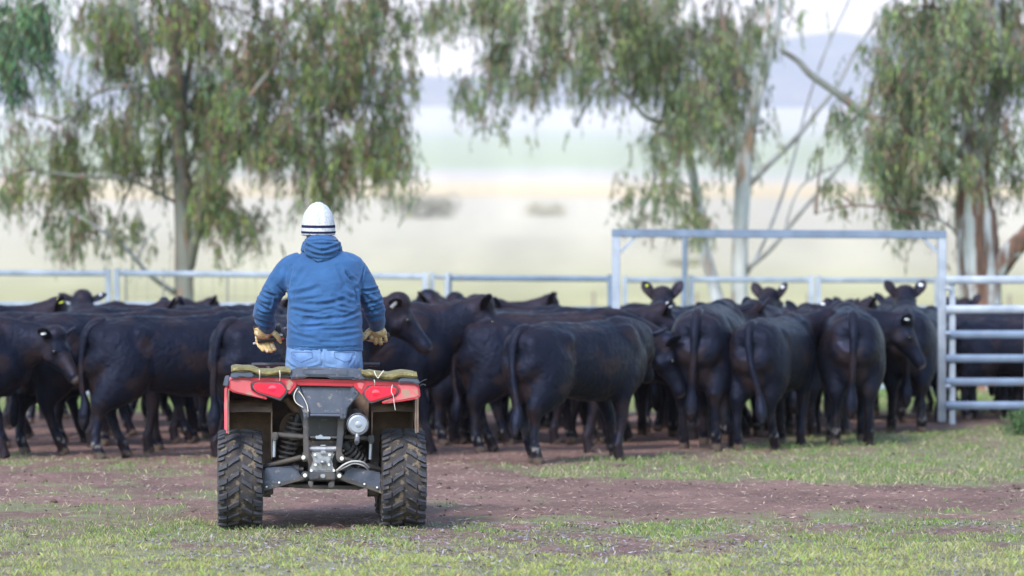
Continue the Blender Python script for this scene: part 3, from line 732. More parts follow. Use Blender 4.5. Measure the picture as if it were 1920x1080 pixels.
place(cow_mesh("cow", 3, 38, 3, -15, (.08, -.1, .06, -.1), seed=12, neck=.42, earp=50, fat=1.05), 1700, 38.4, 6, 1.03, "black cow facing away near the gate post with both ears pricked and tag in one", [(-1, Wt, .024)])
c13 = cow_mesh("cow", 30, -5, 40, -50, (.25, -.15, .2, -.25), seed=13)
place(c13, 1728, 40.9, 18, .98, "black cow stepping through behind the right gate post")
# --- second row and back rows: shared bodies
b1 = cow_mesh("cow", 0, 36, 0, -20, (.1, -.1, -.1, .1), seed=14, neck=.42, earp=60, fat=1.0)       # head up, looking away
b2 = cow_mesh("cow", -70, 28, -95, -28, (-.1, .1, .1, -.1), seed=15, neck=.46, earp=8)             # head turned to its right
b3 = cow_mesh("cow", 0, 6, 0, -45, (.1, -.14, .12, -.1), seed=16, neck=.42, earp=20)               # head low
b4 = cow_mesh("cow", 60, 30, 85, -25, (.12, -.1, -.12, .1), seed=17, neck=.46, earp=12)            # head turned to its left
b5 = cow_mesh("cow", 0, 22, 0, -35, (-.1, .12, .1, -.1), seed=29, neck=.44, earp=40, fat=1.08)
place(b1, 1236, 37.4, 4, 1.03, "black cow looking away with both ears up, right of the left gate post", [(1, Ye, .012)])
place(b3, 998, 36.2, 82, .985, "black cow with a yellow ear button above the low hanging head", [(-1, Ye, .034)])
place(b5, 1030, 35.0, 78, .99, "black cow with a white ear button touching the low hanging head", [(-1, Wt, .026)])
place(b4, 822, 37.6, 15, 1.02, "black cow peering left with a white ear button, above the right facing one's back", [(-1, Wt, .028)])
place(b2, 905, 36.6, 330, .995, "black cow turning its face to the viewer left of the swinging tail", ())
place(b2, 310, 39.0, 262, 1.03, "dark cow raising its broad face above the large side on cow at the left", [(-1, Wt, .014)], True)
place(b1, 1380, 40.6, 24, 1.02, "black cow with a tagged ear and pricked poll below the white twin trunks", [(-1, Wt, .022)])
place(b5, 1462, 38.6, 40, .985, "rust backed cow behind the smaller curled tail cow")
place(b5, 1500, 37.0, 8, .97, "black cow whose ear with white button shows above the curled tail one", [(-1, Wt, .026)])
place(b5, 1549, 42.4, 20, .985, "black cow with only ear tips above the herd left of the broad rump")
place(b3, 1530, 41.2, 70, .985, "black cow behind the broad rump, its back just showing")
place(b5, 1655, 42.0, 12, 1.02, "black cow with low rounded poll left of the cow with both ears pricked")
place(b3, 1290, 39.8, 95, 1.0, "brownish backed cow behind the two rumps inside the gate frame")
place(b5, 1130, 39.4, 268, .995, "brown backed cow crossing behind the tail swinger toward the left")
place(b3, 1105, 42.5, 88, 1.0, "far black cow whose back shows by the left gate post")
place(b5, 840, 41.4, 95, 1.03, "far black cow whose back lies along the rail right of the rider")
place(b3, 770, 43.6, 265, 1.03, "farthest black cow right of the rider beyond the rail-high back")
place(b4, 700, 38.8, 85, 1.0, "black cow hidden behind the rider's right arm")
place(b3, 1420, 43.2, 268, 1.0, "far cow crossing left below the fence between the gate posts")
place(b4, 455, 38.0, 75, 1.0, "black cow behind the rump at the rider's left elbow")
place(b3, 395, 41.0, 88, 1.0, "brown backed cow behind the raised broad face at the left")
place(b5, 215, 42.6, 86, 1.0, "far brown backed cow left of the raised broad face")
place(b5, 120, 36.8, 62, .995, "rust backed cow above the low headed young cow at the left")
place(b5, -118, 35.2, 82, 1.02, "black cow with a yellow ear button above the low headed young cow", [(-1, Ye, .028)])
place(b3, -60, 38.4, 70, .985, "tall black cow rising at the left edge of the herd")
place(b3, 20, 41.4, 90, 1.0, "far black cow at the left end under the rail")
place(b3, 950, 39.8, 85, .985, "far black cow behind the face turned to the viewer")
place(b5, 600, 41.5, 88, .985, "far black cow standing behind the rider's back")
# penned cattle behind the near panel
for i, (px, Yc, hd, sc2, b, lab) in enumerate((
        (1838, 42.0, 90, .93, b5, "penned black cow directly behind the rails beside the hinge post"),
        (1870, 43.0, 272, .93, b3, "penned black cow facing left behind the rails under the brown trunk"),
        (1985, 42.3, 84, .95, b3, "penned black cow at the right edge behind the upright brace"),
        (1950, 44.0, 268, .98, b5, "penned black cow with its back highest at the right edge"),
        (1800, 44.6, 10, .93, b1, "penned black cow facing away close behind the hinge post"),
        (1860, 45.2, 95, .95, b4, "penned black cow at the back of the right hand pen"),
        (1905, 41.4, 80, .9, b3, "penned black cow nearest to the rails of the near yard panel"),
        (1800, 43.6, 275, .92, b5, "penned black cow facing left just right of the gate frame post"))):
    place(b, px, Yc, hd, sc2, lab, [(1, Wt, .02)] if i == 0 else ())

for i, (px, Yc, hd, b) in enumerate(((250, 35.3, 80, b3), (90, 34.4, 72, b5), (420, 35.6, 60, b5), (520, 36.4, 100, b3), (640, 34.9, 85, b5), (770, 35.0, 75, b3), (880, 38.7, 262, b5),
        (960, 34.9, 80, b3), (1180, 38.6, 50, b3), (1235, 35.9, 60, b5), (1395, 36.4, 30, b3), (1440, 40.6, 88, b5), (1490, 39.2, 80, b3), (1600, 37.6, 4, b3), (1340, 38.2, 270, b3), (330, 37.2, 92, b5), (160, 40.2, 265, b3), (540, 39.6, 268, b5), (700, 41.4, 80, b3))):
    place(b, px, Yc, hd, 1.0, "black cow deep in the herd, only legs and some back showing between nearer cattle")
# ---------------------------------------------------------------- quad bike
m_red = mat("red_plastic", (.50, .014, .035), (.40, .012, .03), scale=5, rough=.38, coat=.15, c3=(.34, .15, .12), s3=9, t3=.60, bump=.0006, bscale=60)
m_redf = mat("faded_red_plastic", (.56, .11, .13), (.42, .07, .08), scale=6, rough=.55, c3=(.30, .20, .15), s3=14, t3=.58)
m_lens = mat("red_lens", (.78, .010, .06), (.58, .01, .04), scale=14, rough=.12, coat=.8)
m_blk = mat("black_plastic", (.030, .034, .045), (.05, .05, .058), scale=7, rough=.55, c3=(.12, .10, .085), s3=26, t3=.63, bump=.0008, bscale=90)
m_gry = mat("scuffed_grey_plastic", (.045, .058, .092), (.075, .088, .125), scale=9, rough=.5, c3=(.17, .155, .15), s3=30, t3=.60, bump=.001, bscale=60)
m_mud = mat("muddy_arch_liner", (.22, .155, .12), (.11, .08, .07), scale=7, rough=.95, c3=(.15, .105, .075), s3=24, t3=.60, bump=.008, bscale=26)
m_frame = mat("dusty_frame_steel", (.045, .048, .06), (.09, .075, .065), scale=9, rough=.55, metal=.2, c3=(.17, .13, .10), s3=40, t3=.62)
m_alu = mat("cast_aluminium", (.36, .38, .42), (.22, .22, .24), scale=13, rough=.42, metal=.55, c3=(.16, .10, .07), s3=30, t3=.60, bump=.002, bscale=50)
m_chr = mat("scratched_silver", (.34, .38, .46), (.26, .28, .34), scale=10, rough=.35, metal=.6, c3=(.24, .16, .10), s3=24, t3=.66)
m_bolt = mat("bright_bolt", (.75, .74, .70), rough=.35, metal=.5)
m_tyre = mat("tyre_rubber", (.022, .025, .038), (.045, .044, .052), scale=11, rough=.7, c3=(.105, .085, .07), s3=30, t3=.61, bump=.002, bscale=50)
m_tyrem = mat("muddy_tyre_carcass", (.050, .040, .036), (.022, .022, .026), scale=14, rough=.9, c3=(.15, .115, .08), s3=22, t3=.55, bump=.004, bscale=40)
m_moss = mat("olive_carpet", (.20, .17, .07), (.12, .10, .045), scale=20, rough=1.0, bump=.006, bscale=70, c3=(.30, .26, .13), s3=60, t3=.6)
m_spring = mat("muddy_spring", (.10, .09, .09), (.05, .045, .045), scale=16, rough=.7)
m_cable = mat("pale_cable", (.42, .40, .40), rough=.5)
m_string = mat("baling_string", (.62, .58, .52), rough=.9)
m_seat = mat("black_vinyl", (.02, .02, .022), rough=.45, bump=.001, bscale=120)

AX, AYY, AROT = -1.1415, 22.95, R(4.4)
QR = Matrix.Translation((AX, AYY, 0)) @ Matrix.Rotation(AROT, 4, 'Z'); QI = QR.inverted()
def L(px, py, v):
    """photo column and row to quad coordinates at forward distance v from the rear axle"""
    Yw = AYY + v
    for _ in range(4):
        p = QI @ P(px, py, Yw); Yw += v - p.y
    return p
def C1(x, y, v): return L(380 + x / 3.1773, 660 + y / 3.1765, v)      # close view of the tail
def C7(x, y, v): return L(500 + x / 6.355, 760 + y / 6.353, v)        # close view of the gearbox

quad = empty("quad_bike", (AX, AYY, 0), AROT)
tag(quad, "muddy red quad bike seen from behind with its rider standing up", "quad bike")

def tyre(name_u, v, rad, wid, m1, m2, parent, nl=20, rim_r=.155):
    w_ = MB(); prof = [(-wid / 2 + .01, rim_r), (-wid / 2 - .004, rad * .68), (-wid / 2 + .004, rad * .85), (-wid / 2 + .03, rad * .915), (-wid / 4, rad * .935), (0, rad * .94), (wid / 4, rad * .935), (wid / 2 - .03, rad * .915),
                       (wid / 2 - .004, rad * .85), (wid / 2 + .004, rad * .68), (wid / 2 - .01, rim_r)]
    n = 64; vs = []; fs = []
    for k in range(n):
        a = 2 * math.pi * k / n
        for u, r in prof: vs.append((u, r * math.cos(a), r * math.sin(a)))
    m = len(prof)
    for k in range(n):
        for j in range(m):
            a = k * m + j; b = k * m + (j + 1) % m; c = ((k + 1) % n) * m + (j + 1) % m; d = ((k + 1) % n) * m + j; fs.append((a, b, c, d))
    w_.add(vs, fs)
    wheel = empty("wheel", (name_u, v, rad)); wheel.parent = parent
    w_.build("tyre", m2, wheel, smooth=True)
    t = MB(); rs = random.Random(int(name_u * 100 + v * 10))
    def surf(u, th, lift):
        x = abs(u) / (wid / 2); r = rad * (.94 - .03 * x ** 3) + lift
        return Vector((u, r * math.cos(th), r * math.sin(th)))
    def lug(path, hw, h):
        """path in (u, theta); block raised by h"""
        K = len(path); o = len(t.v)
        for i, (u, th) in enumerate(path):
            for dth, lf in ((-hw, -.004), (-hw * .8, h), (hw * .8, h), (hw, -.004)):
                p = surf(u, th + dth / rad, lf if abs(u) < wid / 2 - .01 else lf * .8)
                if abs(u) > wid / 2 - .004 and lf > 0: p = surf(u * .99, th + dth / rad, lf * .8)
                t.v.append(tuple(p))
        for i in range(K - 1):
            for j in range(3): a = o + i * 4 + j; t.f.append((a, a + 1, a + 5, a + 4))
            a = o + i * 4; t.f.append((a + 3, a, a + 4, a + 7))
        t.f.append((o, o + 3, o + 2, o + 1)); e_ = o + (K - 1) * 4; t.f.append((e_, e_ + 1, e_ + 2, e_ + 3))
    for k in range(nl):
        th = 2 * math.pi * k / nl
        for s in (-1, 1):
            q = th + (0 if s > 0 else math.pi / nl) 
            j = rs.uniform(-.01, .01); hh = rad * .052
            lug([(s * .008, q + j), (s * .04, q + .055), (s * wid * .27, q + .14)], .0150, hh)
            lug([(s * wid * .30, q + .150), (s * wid * .40, q + .19), (s * (wid / 2 - .004), q + .215)], .0175, hh)
            lug([(s * wid * .36, q + .30), (s * (wid / 2 + .002), q + .335)], .012, hh * .8)
    t.build("tread", m1, wheel)
    r_ = MB(); r_.loft([(-wid * .36, 0, 0), (-wid * .3, 0, 0), (-.02, 0, 0), (.02, 0, 0), (wid * .3, 0, 0), (wid * .36, 0, 0)], [rim_r + .006, rim_r - .01, rim_r - .03, rim_r - .03, rim_r - .01, rim_r + .006], side=Vector((0, 1, 0)), n=32)
    r_.build("rim", m_blk, wheel, smooth=True); return wheel
for u, v, rr, ww in ((-.483, 0, .298, .262), (.488, 0, .298, .262), (-.475, 1.28, .295, .20), (.48, 1.28, .295, .20)):
    tyre(u, v, rr, ww, m_tyre, m_tyrem, quad)

VR = -.37                     # plane of the tail face
def poly(name, pts, v0, th, m, bevel=.004, parent=quad, conv=C1):
    mb = MB(); q = [conv(x, y, v0) for x, y in pts]; mb.prism(q, (0, th, 0)); return mb.build(name, m, parent, bevel=bevel)
# rear fender: tail face, outer cheek, arch liner
def fender(s):
    """s=-1 left, +1 right : face polygon in close-view pixels"""
    if s < 0:
        face = [(160, 168), (190, 152), (470, 152), (520, 160), (555, 172), (560, 205), (520, 252), (505, 248), (512, 232), (470, 178), (320, 174), (288, 196), (296, 230), (330, 250), (385, 270), (382, 285), (180, 240), (156, 225)]
        cheek = [(128, 215), (150, 206), (158, 300), (156, 462), (132, 470)]
    else:
        face = [(905, 172), (940, 165), (980, 170), (1130, 176), (1270, 186), (1292, 210), (1298, 262), (1280, 280), (1120, 305), (1070, 308), (1068, 294), (1150, 264), (1172, 228), (1150, 200), (985, 202), (950, 250), (955, 262), (930, 236), (900, 205)]
        cheek = None
    f = poly("fender_face", face, VR, .03, m_redf if False else m_red, .004)
    mb = MB()
    # top deck from the tail to the seat, with rolled outer edge
    x0 = C1(160 if s < 0 else 1292, 200, VR).x; inn = C1(520 if s < 0 else 940, 200, VR).x; zt = C1(300, 150, VR).z
    prof = [(VR + .0, zt - .03), (VR + .03, zt), (.0, zt + .012), (.30, zt + .005), (.42, zt - .06)]
    vs = []; 
    for (v, z) in prof:
        for u, dz in ((inn, 0), (lerp(inn, x0, .6), 0), (lerp(inn, x0, .93), -.008), (x0 + (.012 * s if s < 0 else -.004), -.03), (x0 + (.02 * s if s < 0 else -.002), -.09)): vs.append((u, v, z + dz))
    n = 5; fs = [(a * n + b, a * n + b + 1, (a + 1) * n + b + 1, (a + 1) * n + b) for a in range(4) for b in range(4)]
    k = len(vs); vs2 = [(x - s * .006, y + .002, z - .008) for x, y, z in vs]
    mb.add(vs + vs2, fs + [tuple(reversed([i + k for i in f_])) for f_ in fs]); mb.build("fender_top", m_red, quad, smooth=True)
    # outer skirt hanging down in front of the wheel arch, following the tyre
    mb = MB(); R0 = .40; cy = .0; cz = .30; zo = zt - .02; outer = []
    for a in np.linspace(200, 20, 16):
        pass
    arc = [(R0 * math.cos(R(a)), cz + R0 * math.sin(R(a))) for a in np.linspace(133, 18, 14)]
    arc = [(max(v, VR + .004), z) for v, z in arc]
    top = [(VR + .004, zo - .05), (VR + .05, zo), (.3, zo + .01), (.46, zo - .05)]
    xs_ = x0 + (s * .012 if s < 0 else -.014)
    ring = [(xs_, v, z) for v, z in ([(VR + .004, arc[0][1] - .01)] + arc)] + [(xs_, .46, .36), (xs_, .50, .60)] + [(xs_, v, z) for v, z in reversed(top)]
    mb.prism(ring, (s * .008, 0, 0)); mb.build("fender_skirt", m_redf if s < 0 else m_mud, quad)
    mb = MB(); ring2 = [(p[0] - s * .004, p[1] - .003, p[2] - .004) for p in ring]; mb.prism(ring2, (-s * .006, 0, 0)); mb.build("skirt_liner", m_mud, quad)
    # liner: arch roof plus the inner wall
    mb = MB(); ui = s * .30; uo = x0 - s * .004
    A = [(.43 * math.cos(R(a)), .30 + .47 * math.sin(R(a))) for a in np.linspace(122, 0, 16)]
    A = [(v, min(z, zt - .03)) for v, z in A] + [(.44, .16)]
    vs = []
    for v, z in A: vs += [(ui, v, z), (lerp(ui, uo, .5), v + .01, z + .006), (uo, v, z)]
    fs = [(a * 3 + b, a * 3 + b + 1, (a + 1) * 3 + b + 1, (a + 1) * 3 + b) for a in range(len(A) - 1) for b in range(2)]
    mb.add(vs, fs)
    bk = MB(); bk.box((s * .335, .445, .53), (.45, .02, .62)); bk.build("arch_back", m_mud, quad, bevel=.01)
    wall = [(ui, v, z) for v, z in A] + [(ui, .0, .34), (ui, -.12, .42)]
    mb.prism(wall, (-s * .006, 0, 0)); mb.build("arch_liner", m_mud, quad)
fender(-1); fender(1)
poly("cheek_panel", [(130, 210), (150, 204), (158, 300), (155, 460), (133, 470), (128, 330)], VR + .012, .02, m_redf)
poly("cheek_panel", [(1278, 268), (1292, 262), (1284, 330), (1272, 470), (1266, 470), (1272, 330)], VR + .014, .012, m_mud)
poly("corner_cap", [(120, 200), (135, 142), (162, 140), (152, 205)], VR - .006, .05, m_gry)
poly("tail_band", [(500, 157), (960, 166), (940, 202), (900, 203), (880, 206), (580, 200), (550, 190)], VR + .012, .05, m_red)
poly("tail_stripe", [(545, 163), (920, 172), (915, 186), (548, 178)], VR + .006, .02, m_red)
# pink sun-faded lower corners of the tail face
poly("faded_corner", [(162, 176), (182, 160), (300, 168), (286, 196), (294, 236), (325, 256), (378, 276), (350, 276), (200, 238), (165, 222)], VR - .004, .006, m_redf)
poly("faded_corner", [(1160, 192), (1262, 196), (1284, 212), (1288, 258), (1268, 272), (1130, 296), (1078, 302), (1140, 276), (1176, 250), (1182, 226)], VR - .004, .006, m_redf)
poly("faded_corner", [(488, 170), (520, 166), (548, 186), (520, 232), (500, 226)], VR - .004, .006, m_redf)
poly("faded_corner", [(918, 182), (945, 176), (968, 188), (948, 228), (925, 216)], VR - .004, .006, m_redf)
# lamps with black rims
for pts in ([(296, 192), (325, 178), (466, 182), (486, 200), (504, 238), (462, 284), (335, 246), (302, 222)], [(956, 250), (985, 206), (1005, 200), (1146, 204), (1166, 226), (1158, 250), (1140, 262), (1008, 302), (990, 294)]):
    cx = sum(p[0] for p in pts) / len(pts); cy = sum(p[1] for p in pts) / len(pts)
    q = lambda k: [(cx + (x - cx) * k, cy + (y - cy) * (k + (k - 1) * 1.2)) for x, y in pts]
    tl = poly("tail_lamp", q(1.05), VR - .008, .03, m_blk, .003)
    ln = poly("lens", q(.965), VR - .018, .03, m_lens, .008, parent=tl)
    mb = MB(); c = C1(cx + (18 if cx < 700 else -30), cy, VR - .016); mb.ball(c, (.030, .0035, .026)); mb.build("bulb_bowl", m_lens, tl, True)
# carry rack, its end caps and the rolled carpet on top
rk = poly("rack", [(515, 160), (526, 118), (545, 92), (700, 90), (740, 96), (930, 100), (950, 120), (975, 170), (905, 166), (895, 160), (760, 158), (740, 150), (625, 148), (605, 156), (560, 158)], VR - .03, .10, m_gry, .01)
poly("rack_rib", [(600, 108), (615, 100), (850, 104), (868, 112), (868, 140), (600, 134)], VR - .034, .02, m_gry, .004, parent=rk)
for pts in ([(163, 156), (170, 128), (185, 114), (290, 116), (303, 130), (306, 150), (262, 156), (250, 150), (215, 150), (205, 158)], [(1160, 184), (1172, 158), (1185, 150), (1276, 152), (1290, 168), (1296, 196), (1270, 192), (1250, 184), (1200, 182)]):
    poly("rack_end", pts, VR - .03, .09, m_gry, .008)
for pts in ([(300, 134), (520, 128), (520, 156), (300, 152)], [(965, 140), (1175, 158), (1165, 180), (965, 168)]):
    poly("rack_bar", pts, VR - .012, .06, m_blk, .005)
def carpet(pts, name="carpet"):
    mb = MB(); top = [C1(x, y, VR - .04) for x, y in pts]; vs = []; n = 14
    for i, p in enumerate(top):
        th = .013 + .004 * math.sin(i * 1.9)
        for k, (dv, dz) in enumerate(((.60, -.010), (.45, .004), (.25, .002), (.10, .004), (.03, .002), (.0, -.006), (-.004, -.018), (.004, -.030), (.03, -.034), (.10, -.024), (.25, -.022), (.45, -.020), (.60, -.024), (.62, -.018))):
            vs.append((p.x + random.uniform(-.003, .003), p.y + dv, p.z + dz + random.uniform(-.003, .003)))
    N = len(top); fs = []
    for i in range(N - 1):
        for k in range(n): a = i * n + k; b = i * n + (k + 1) % n; fs.append((a, b, b + n, a + n))
    fs += [tuple(reversed(range(n))), tuple((N - 1) * n + k for k in range(n))]
    mb.add(vs, fs); return mb.build(name, m_moss, quad, smooth=True)
carpet([(172, 92), (200, 88), (240, 90), (280, 87), (310, 96), (345, 108), (380, 112), (420, 108), (460, 100), (500, 98), (525, 99)])
carpet([(948, 106), (975, 118), (1010, 118), (1050, 122), (1090, 130), (1125, 132), (1160, 122), (1200, 118), (1240, 122), (1278, 124)])
mb = MB(); mb.box((0, -.08, .918), (1.04, .50, .018)); mb.build("rack_deck", m_blk, quad, bevel=.006)
for (x, y0, y1) in ((337, 105, 165), (458, 110, 172), (1022, 165, 200)):
    mb = MB(); mb.path([C1(x, y0, VR - .062), C1(x + 3, (y0 + y1) / 2, VR - .06), C1(x + 1, y1, VR - .03)], .003, 6); mb.build("tie_string", m_string, quad, True)
mb = MB(); mb.path([C1(1022, 112, VR - .06), C1(1030, 135, VR - .066), C1(1045, 155, VR - .062), C1(1055, 140, VR - .06), C1(1078, 110, VR - .05)], .0028, 6); mb.build("tie_string", m_string, quad, True)
mb = MB(); mb.path([C1(1130, 195, VR - .04), C1(1124, 235, VR - .045), C1(1136, 262, VR - .045), C1(1140, 300, VR - .04), C1(1148, 345, VR - .035)], .0022, 6); mb.build("tie_string", m_string, quad, True)
for a, b in (((1290, 185), (1335, 162)), ((1292, 205), (1330, 200))):
    mb = MB(); mb.path([C1(*a, VR - .03), C1((a[0] + b[0]) / 2, a[1] - 14, VR - .04), C1(*b, VR - .05)], .0022, 5); mb.build("tie_string", m_blk, quad)
# number plate panel and its two arms
poly("plate_panel", [(578, 206), (892, 206), (820, 372), (640, 372)], VR + .04, .012, m_gry, .006)
mb = MB(); a = C1(640, 376, VR + .036); b = C1(820, 378, VR + .036); mb.tube(a, b, .009, 10); mb.build("plate_lip", m_gry, quad, True)
for pts in ([(526, 240), (560, 196), (574, 194), (580, 216), (632, 360), (630, 396), (602, 398), (598, 352), (560, 300)], [(888, 206), (906, 204), (940, 244), (860, 340), (852, 402), (820, 402), (816, 362), (838, 300)]):
    ar = poly("plate_arm", pts, VR + .022, .03, m_gry, .006)
    q = pts[6] if pts[0][0] < 700 else pts[4]
for x, y in ((615, 366), (615, 384), (836, 372), (836, 390), (905, 240)):
    mb = MB(); mb.disc(C1(x, y, VR + .018), (0, 1, 0), .0055, .01, 10); mb.build("bolt", m_blk, quad)
mb = MB(); mb.path([C1(565, 215, VR + .01), C1(548, 245, VR + .01), C1(545, 275, VR + .01), C1(560, 305, VR + .012), C1(598, 330, VR + .015)], .003, 6); mb.build("wire", m_string, quad, True)
mb = MB(); mb.path([C1(572, 232, VR + .01), C1(600, 270, VR + .012), C1(622, 318, VR + .014), C1(628, 355, VR + .016)], .003, 6); mb.build("wire", m_string, quad, True)
poly("warning_label", [(706, 400), (742, 400), (742, 410), (706, 410)], VR + .20, .003, m_gry, 0)
# under-seat body in the middle (dark), frame uprights
poly("tail_box", [(560, 260), (900, 262), (870, 470), (820, 520), (640, 520), (600, 470)], VR + .22, .22, m_blk, .02)
for pts in ([(598, 392), (632, 392), (630, 480), (636, 610), (628, 648), (606, 656), (590, 648), (588, 620), (600, 600)], [(806, 396), (846, 400), (838, 500), (828, 600), (846, 622), (840, 660), (812, 658), (796, 640), (794, 610)]):
    poly("frame_upright", pts, VR + .10, .035, m_frame, .005)
for x, y in ((600, 628), (829, 634), (610, 735), (814, 737)):
    mb = MB(); c = C1(x, y, VR + .085); mb.disc(c, (0, 1, 0), .012, .016, 12); mb.disc(c - Vector((0, .008, 0)), (0, 1, 0), .007, .01, 6); mb.build("bolt", m_bolt, quad)
mb = MB(); a = C1(640, 508, VR + .11); b = C1(800, 510, VR + .11); mb.tube(a, b, .008, 10); mb.build("tie_bar", m_frame, quad, True)
poly("blue_bracket", [(672, 498), (690, 500), (698, 492), (712, 494), (716, 504), (762, 504), (762, 520), (674, 518)], VR + .095, .02, m_chr, .003)
# anti-roll bar, links
for a, b, r in (((448, 492), (598, 505), .016), ((846, 505), (990, 515), .014)):
    mb = MB(); mb.tube(C1(*a, VR + .20), C1(*b, VR + .20), r, 14); mb.build("anti_roll_bar", m_spring, quad, True)
for x, y, yb in ((430, 500, 625), (1003, 518, 640)):
    mb = MB(); mb.box(C1(x, y, VR + .17), (.036, .04, .044)); mb.box(C1(x, y + 14, VR + .16), (.02, .05, .03)); bk = mb.build("link_bracket", m_frame, quad, bevel=.004)
    mb = MB(); mb.tube(C1(x - 2, y + 26, VR + .19), C1(x - 6, yb, VR + .19), .011, 12); mb.build("link_rod", m_chr, quad, True)
# springs on dampers
def spring(a, b, r, turns, v):
    A = C1(*a, v); B = C1(*b, v + .04); ax = (B - A).normalized(); s1 = ax.orthogonal().normalized(); s2 = ax.cross(s1)
    mb = MB(); pts = [A.lerp(B, i / (turns * 14)) + s1 * r * math.cos(i * 2 * math.pi / 14) + s2 * r * math.sin(i * 2 * math.pi / 14) for i in range(turns * 14 + 1)]
    mb.loft(pts, .0085, side=Vector((.1, .9, .2)), n=8); s_ = mb.build("spring", m_spring, quad, True)
    mb = MB(); mb.tube(A - ax * .03, B + ax * .03, .024, 14); mb.build("damper", m_blk, s_, True)
spring((565, 395), (490, 625), .047, 8, VR + .30)
spring((860, 560), (945, 660), .040, 5, VR + .28)
spring((840, 400), (935, 640), .047, 8, VR + .36)
# belt housing seen as a big dull disc at the left, brake disc at the right
mb = MB(); mb.disc(C1(560, 460, VR + .46), (0, 1, 0), .105, .03, 32); mb.disc(C1(560, 460, VR + .44), (0, 1, 0), .07, .03, 24); mb.build("belt_housing", m_mud, quad, True)
mb = MB(); mb.path([C1(500, 270, VR + .35), C1(545, 330, VR + .35), C1(600, 375, VR + .33)], .026, 12); mb.build("intake_hose", m_mud, quad, True)
# silencer
c = C1(925, 432, VR + .02); mb = MB()
mb.loft([c + Vector((0, .42, .02)), c + Vector((0, .40, .02)), c + Vector((0, .03, 0)), c + Vector((0, .004, 0)), c, c + Vector((0, .006, 0))][:5], [.05, .062, .064, .066, .060], side=Vector((1, 0, 0)), n=36)
sil = mb.build("silencer", m_chr, quad, True)
mb = MB(); mb.disc(c + Vector((0, -.003, 0)), (0, 1, 0), .047, .008, 32); mb.ball(c + Vector((.003, .004, 0)), (.034, .014, .034), 20); mb.build("end_dome", m_chr, sil, True)
mb = MB()
for k in range(24):
    a = k * math.pi / 12; mb.tube(c + Vector((.062 * math.cos(a), .0, .062 * math.sin(a))), c + Vector((.062 * math.cos(a + .262), .0, .062 * math.sin(a + .262))), .004, 6)
mb.build("seam_ring", m_frame, sil, True)
mb = MB(); mb.path([C1(920, 490, VR + .03), C1(920, 515, VR + .02), C1(918, 538, VR - .01)], .0145, 14); mb.build("tail_pipe", m_alu, sil, True)
mb = MB(); mb.disc(C1(918, 541, VR - .018), (0, 1, .25), .011, .012, 14); mb.build("pipe_bore", m_blk, sil)
# gearbox
def gb(name, pts, v, th, m, bv=.006): return poly(name, pts, v, th, m, bv, conv=C7)
gb("gear_case", [(505, 380), (835, 380), (830, 440), (860, 600), (835, 720), (840, 900), (500, 900), (500, 720), (480, 600), (500, 440)], VR + .26, .2, m_frame, .02)
gb("gear_case_cover", [(512, 560), (600, 545), (720, 545), (822, 558), (790, 620), (775, 700), (810, 770), (812, 800), (512, 800), (520, 740), (552, 690), (550, 630)], VR + .13, .12, m_alu, .012)
gb("case_boss", [(560, 600), (760, 600), (770, 650), (745, 700), (575, 700), (555, 650)], VR + .112, .03, m_alu, .008)
mb = MB(); mb.tube(C7(508, 518, VR + .14), C7(826, 518, VR + .14), .017, 18); mb.build("roller", m_alu, quad, True)
gb("case_lug", [(640, 470), (705, 470), (705, 492), (640, 492)], VR + .12, .03, m_alu, .003)
gb("case_lug", [(645, 540), (706, 540), (712, 582), (640, 582)], VR + .10, .03, m_alu, .004)
mb = MB(); c = C7(668, 676, VR + .10); mb.ball(c, (.019, .018, .014)); mb.disc(c + Vector((0, .012, 0)), (0, 1, 0), .022, .012, 20); mb.build("filler_plug", m_alu, quad, True)
for x, y in ((575, 588), (748, 588), (580, 706), (742, 706), (530, 775), (800, 775)):
    mb = MB(); mb.disc(C7(x, y, VR + .10), (0, 1, 0), .008, .03, 8); mb.build("bolt", m_bolt, quad)
gb("tow_bracket", [(508, 800), (815, 800), (820, 880), (806, 900), (790, 888), (540, 888), (520, 895), (510, 870)], VR + .07, .06, m_frame, .005)
gb("tow_plate", [(640, 822), (700, 822), (700, 850), (690, 868), (650, 868), (640, 850)], VR + .055, .03, m_alu, .004)
mb = MB(); mb.disc(C7(596, 848, VR + .06), (0, 1, 0), .013, .02, 14); mb.build("tow_pin", m_frame, quad)
for x in (540, 790): mb = MB(); mb.disc(C7(x, 872, VR + .066), (0, 1, 0), .005, .01, 10); mb.build("bolt", m_blk, quad)
for pts in ([(500, 900), (560, 900), (545, 985), (525, 985), (490, 930)], [(770, 900), (815, 900), (800, 985), (735, 985), (735, 920)]):
    gb("tow_leg", pts, VR + .09, .05, m_spring, .004)
gb("mount_ear", [(410, 800), (430, 788), (500, 790), (510, 880), (470, 884), (425, 872)], VR + .10, .03, m_frame, .006)
gb("mount_ear", [(815, 800), (870, 795), (905, 820), (908, 860), (880, 880), (820, 878)], VR + .10, .03, m_frame, .006)
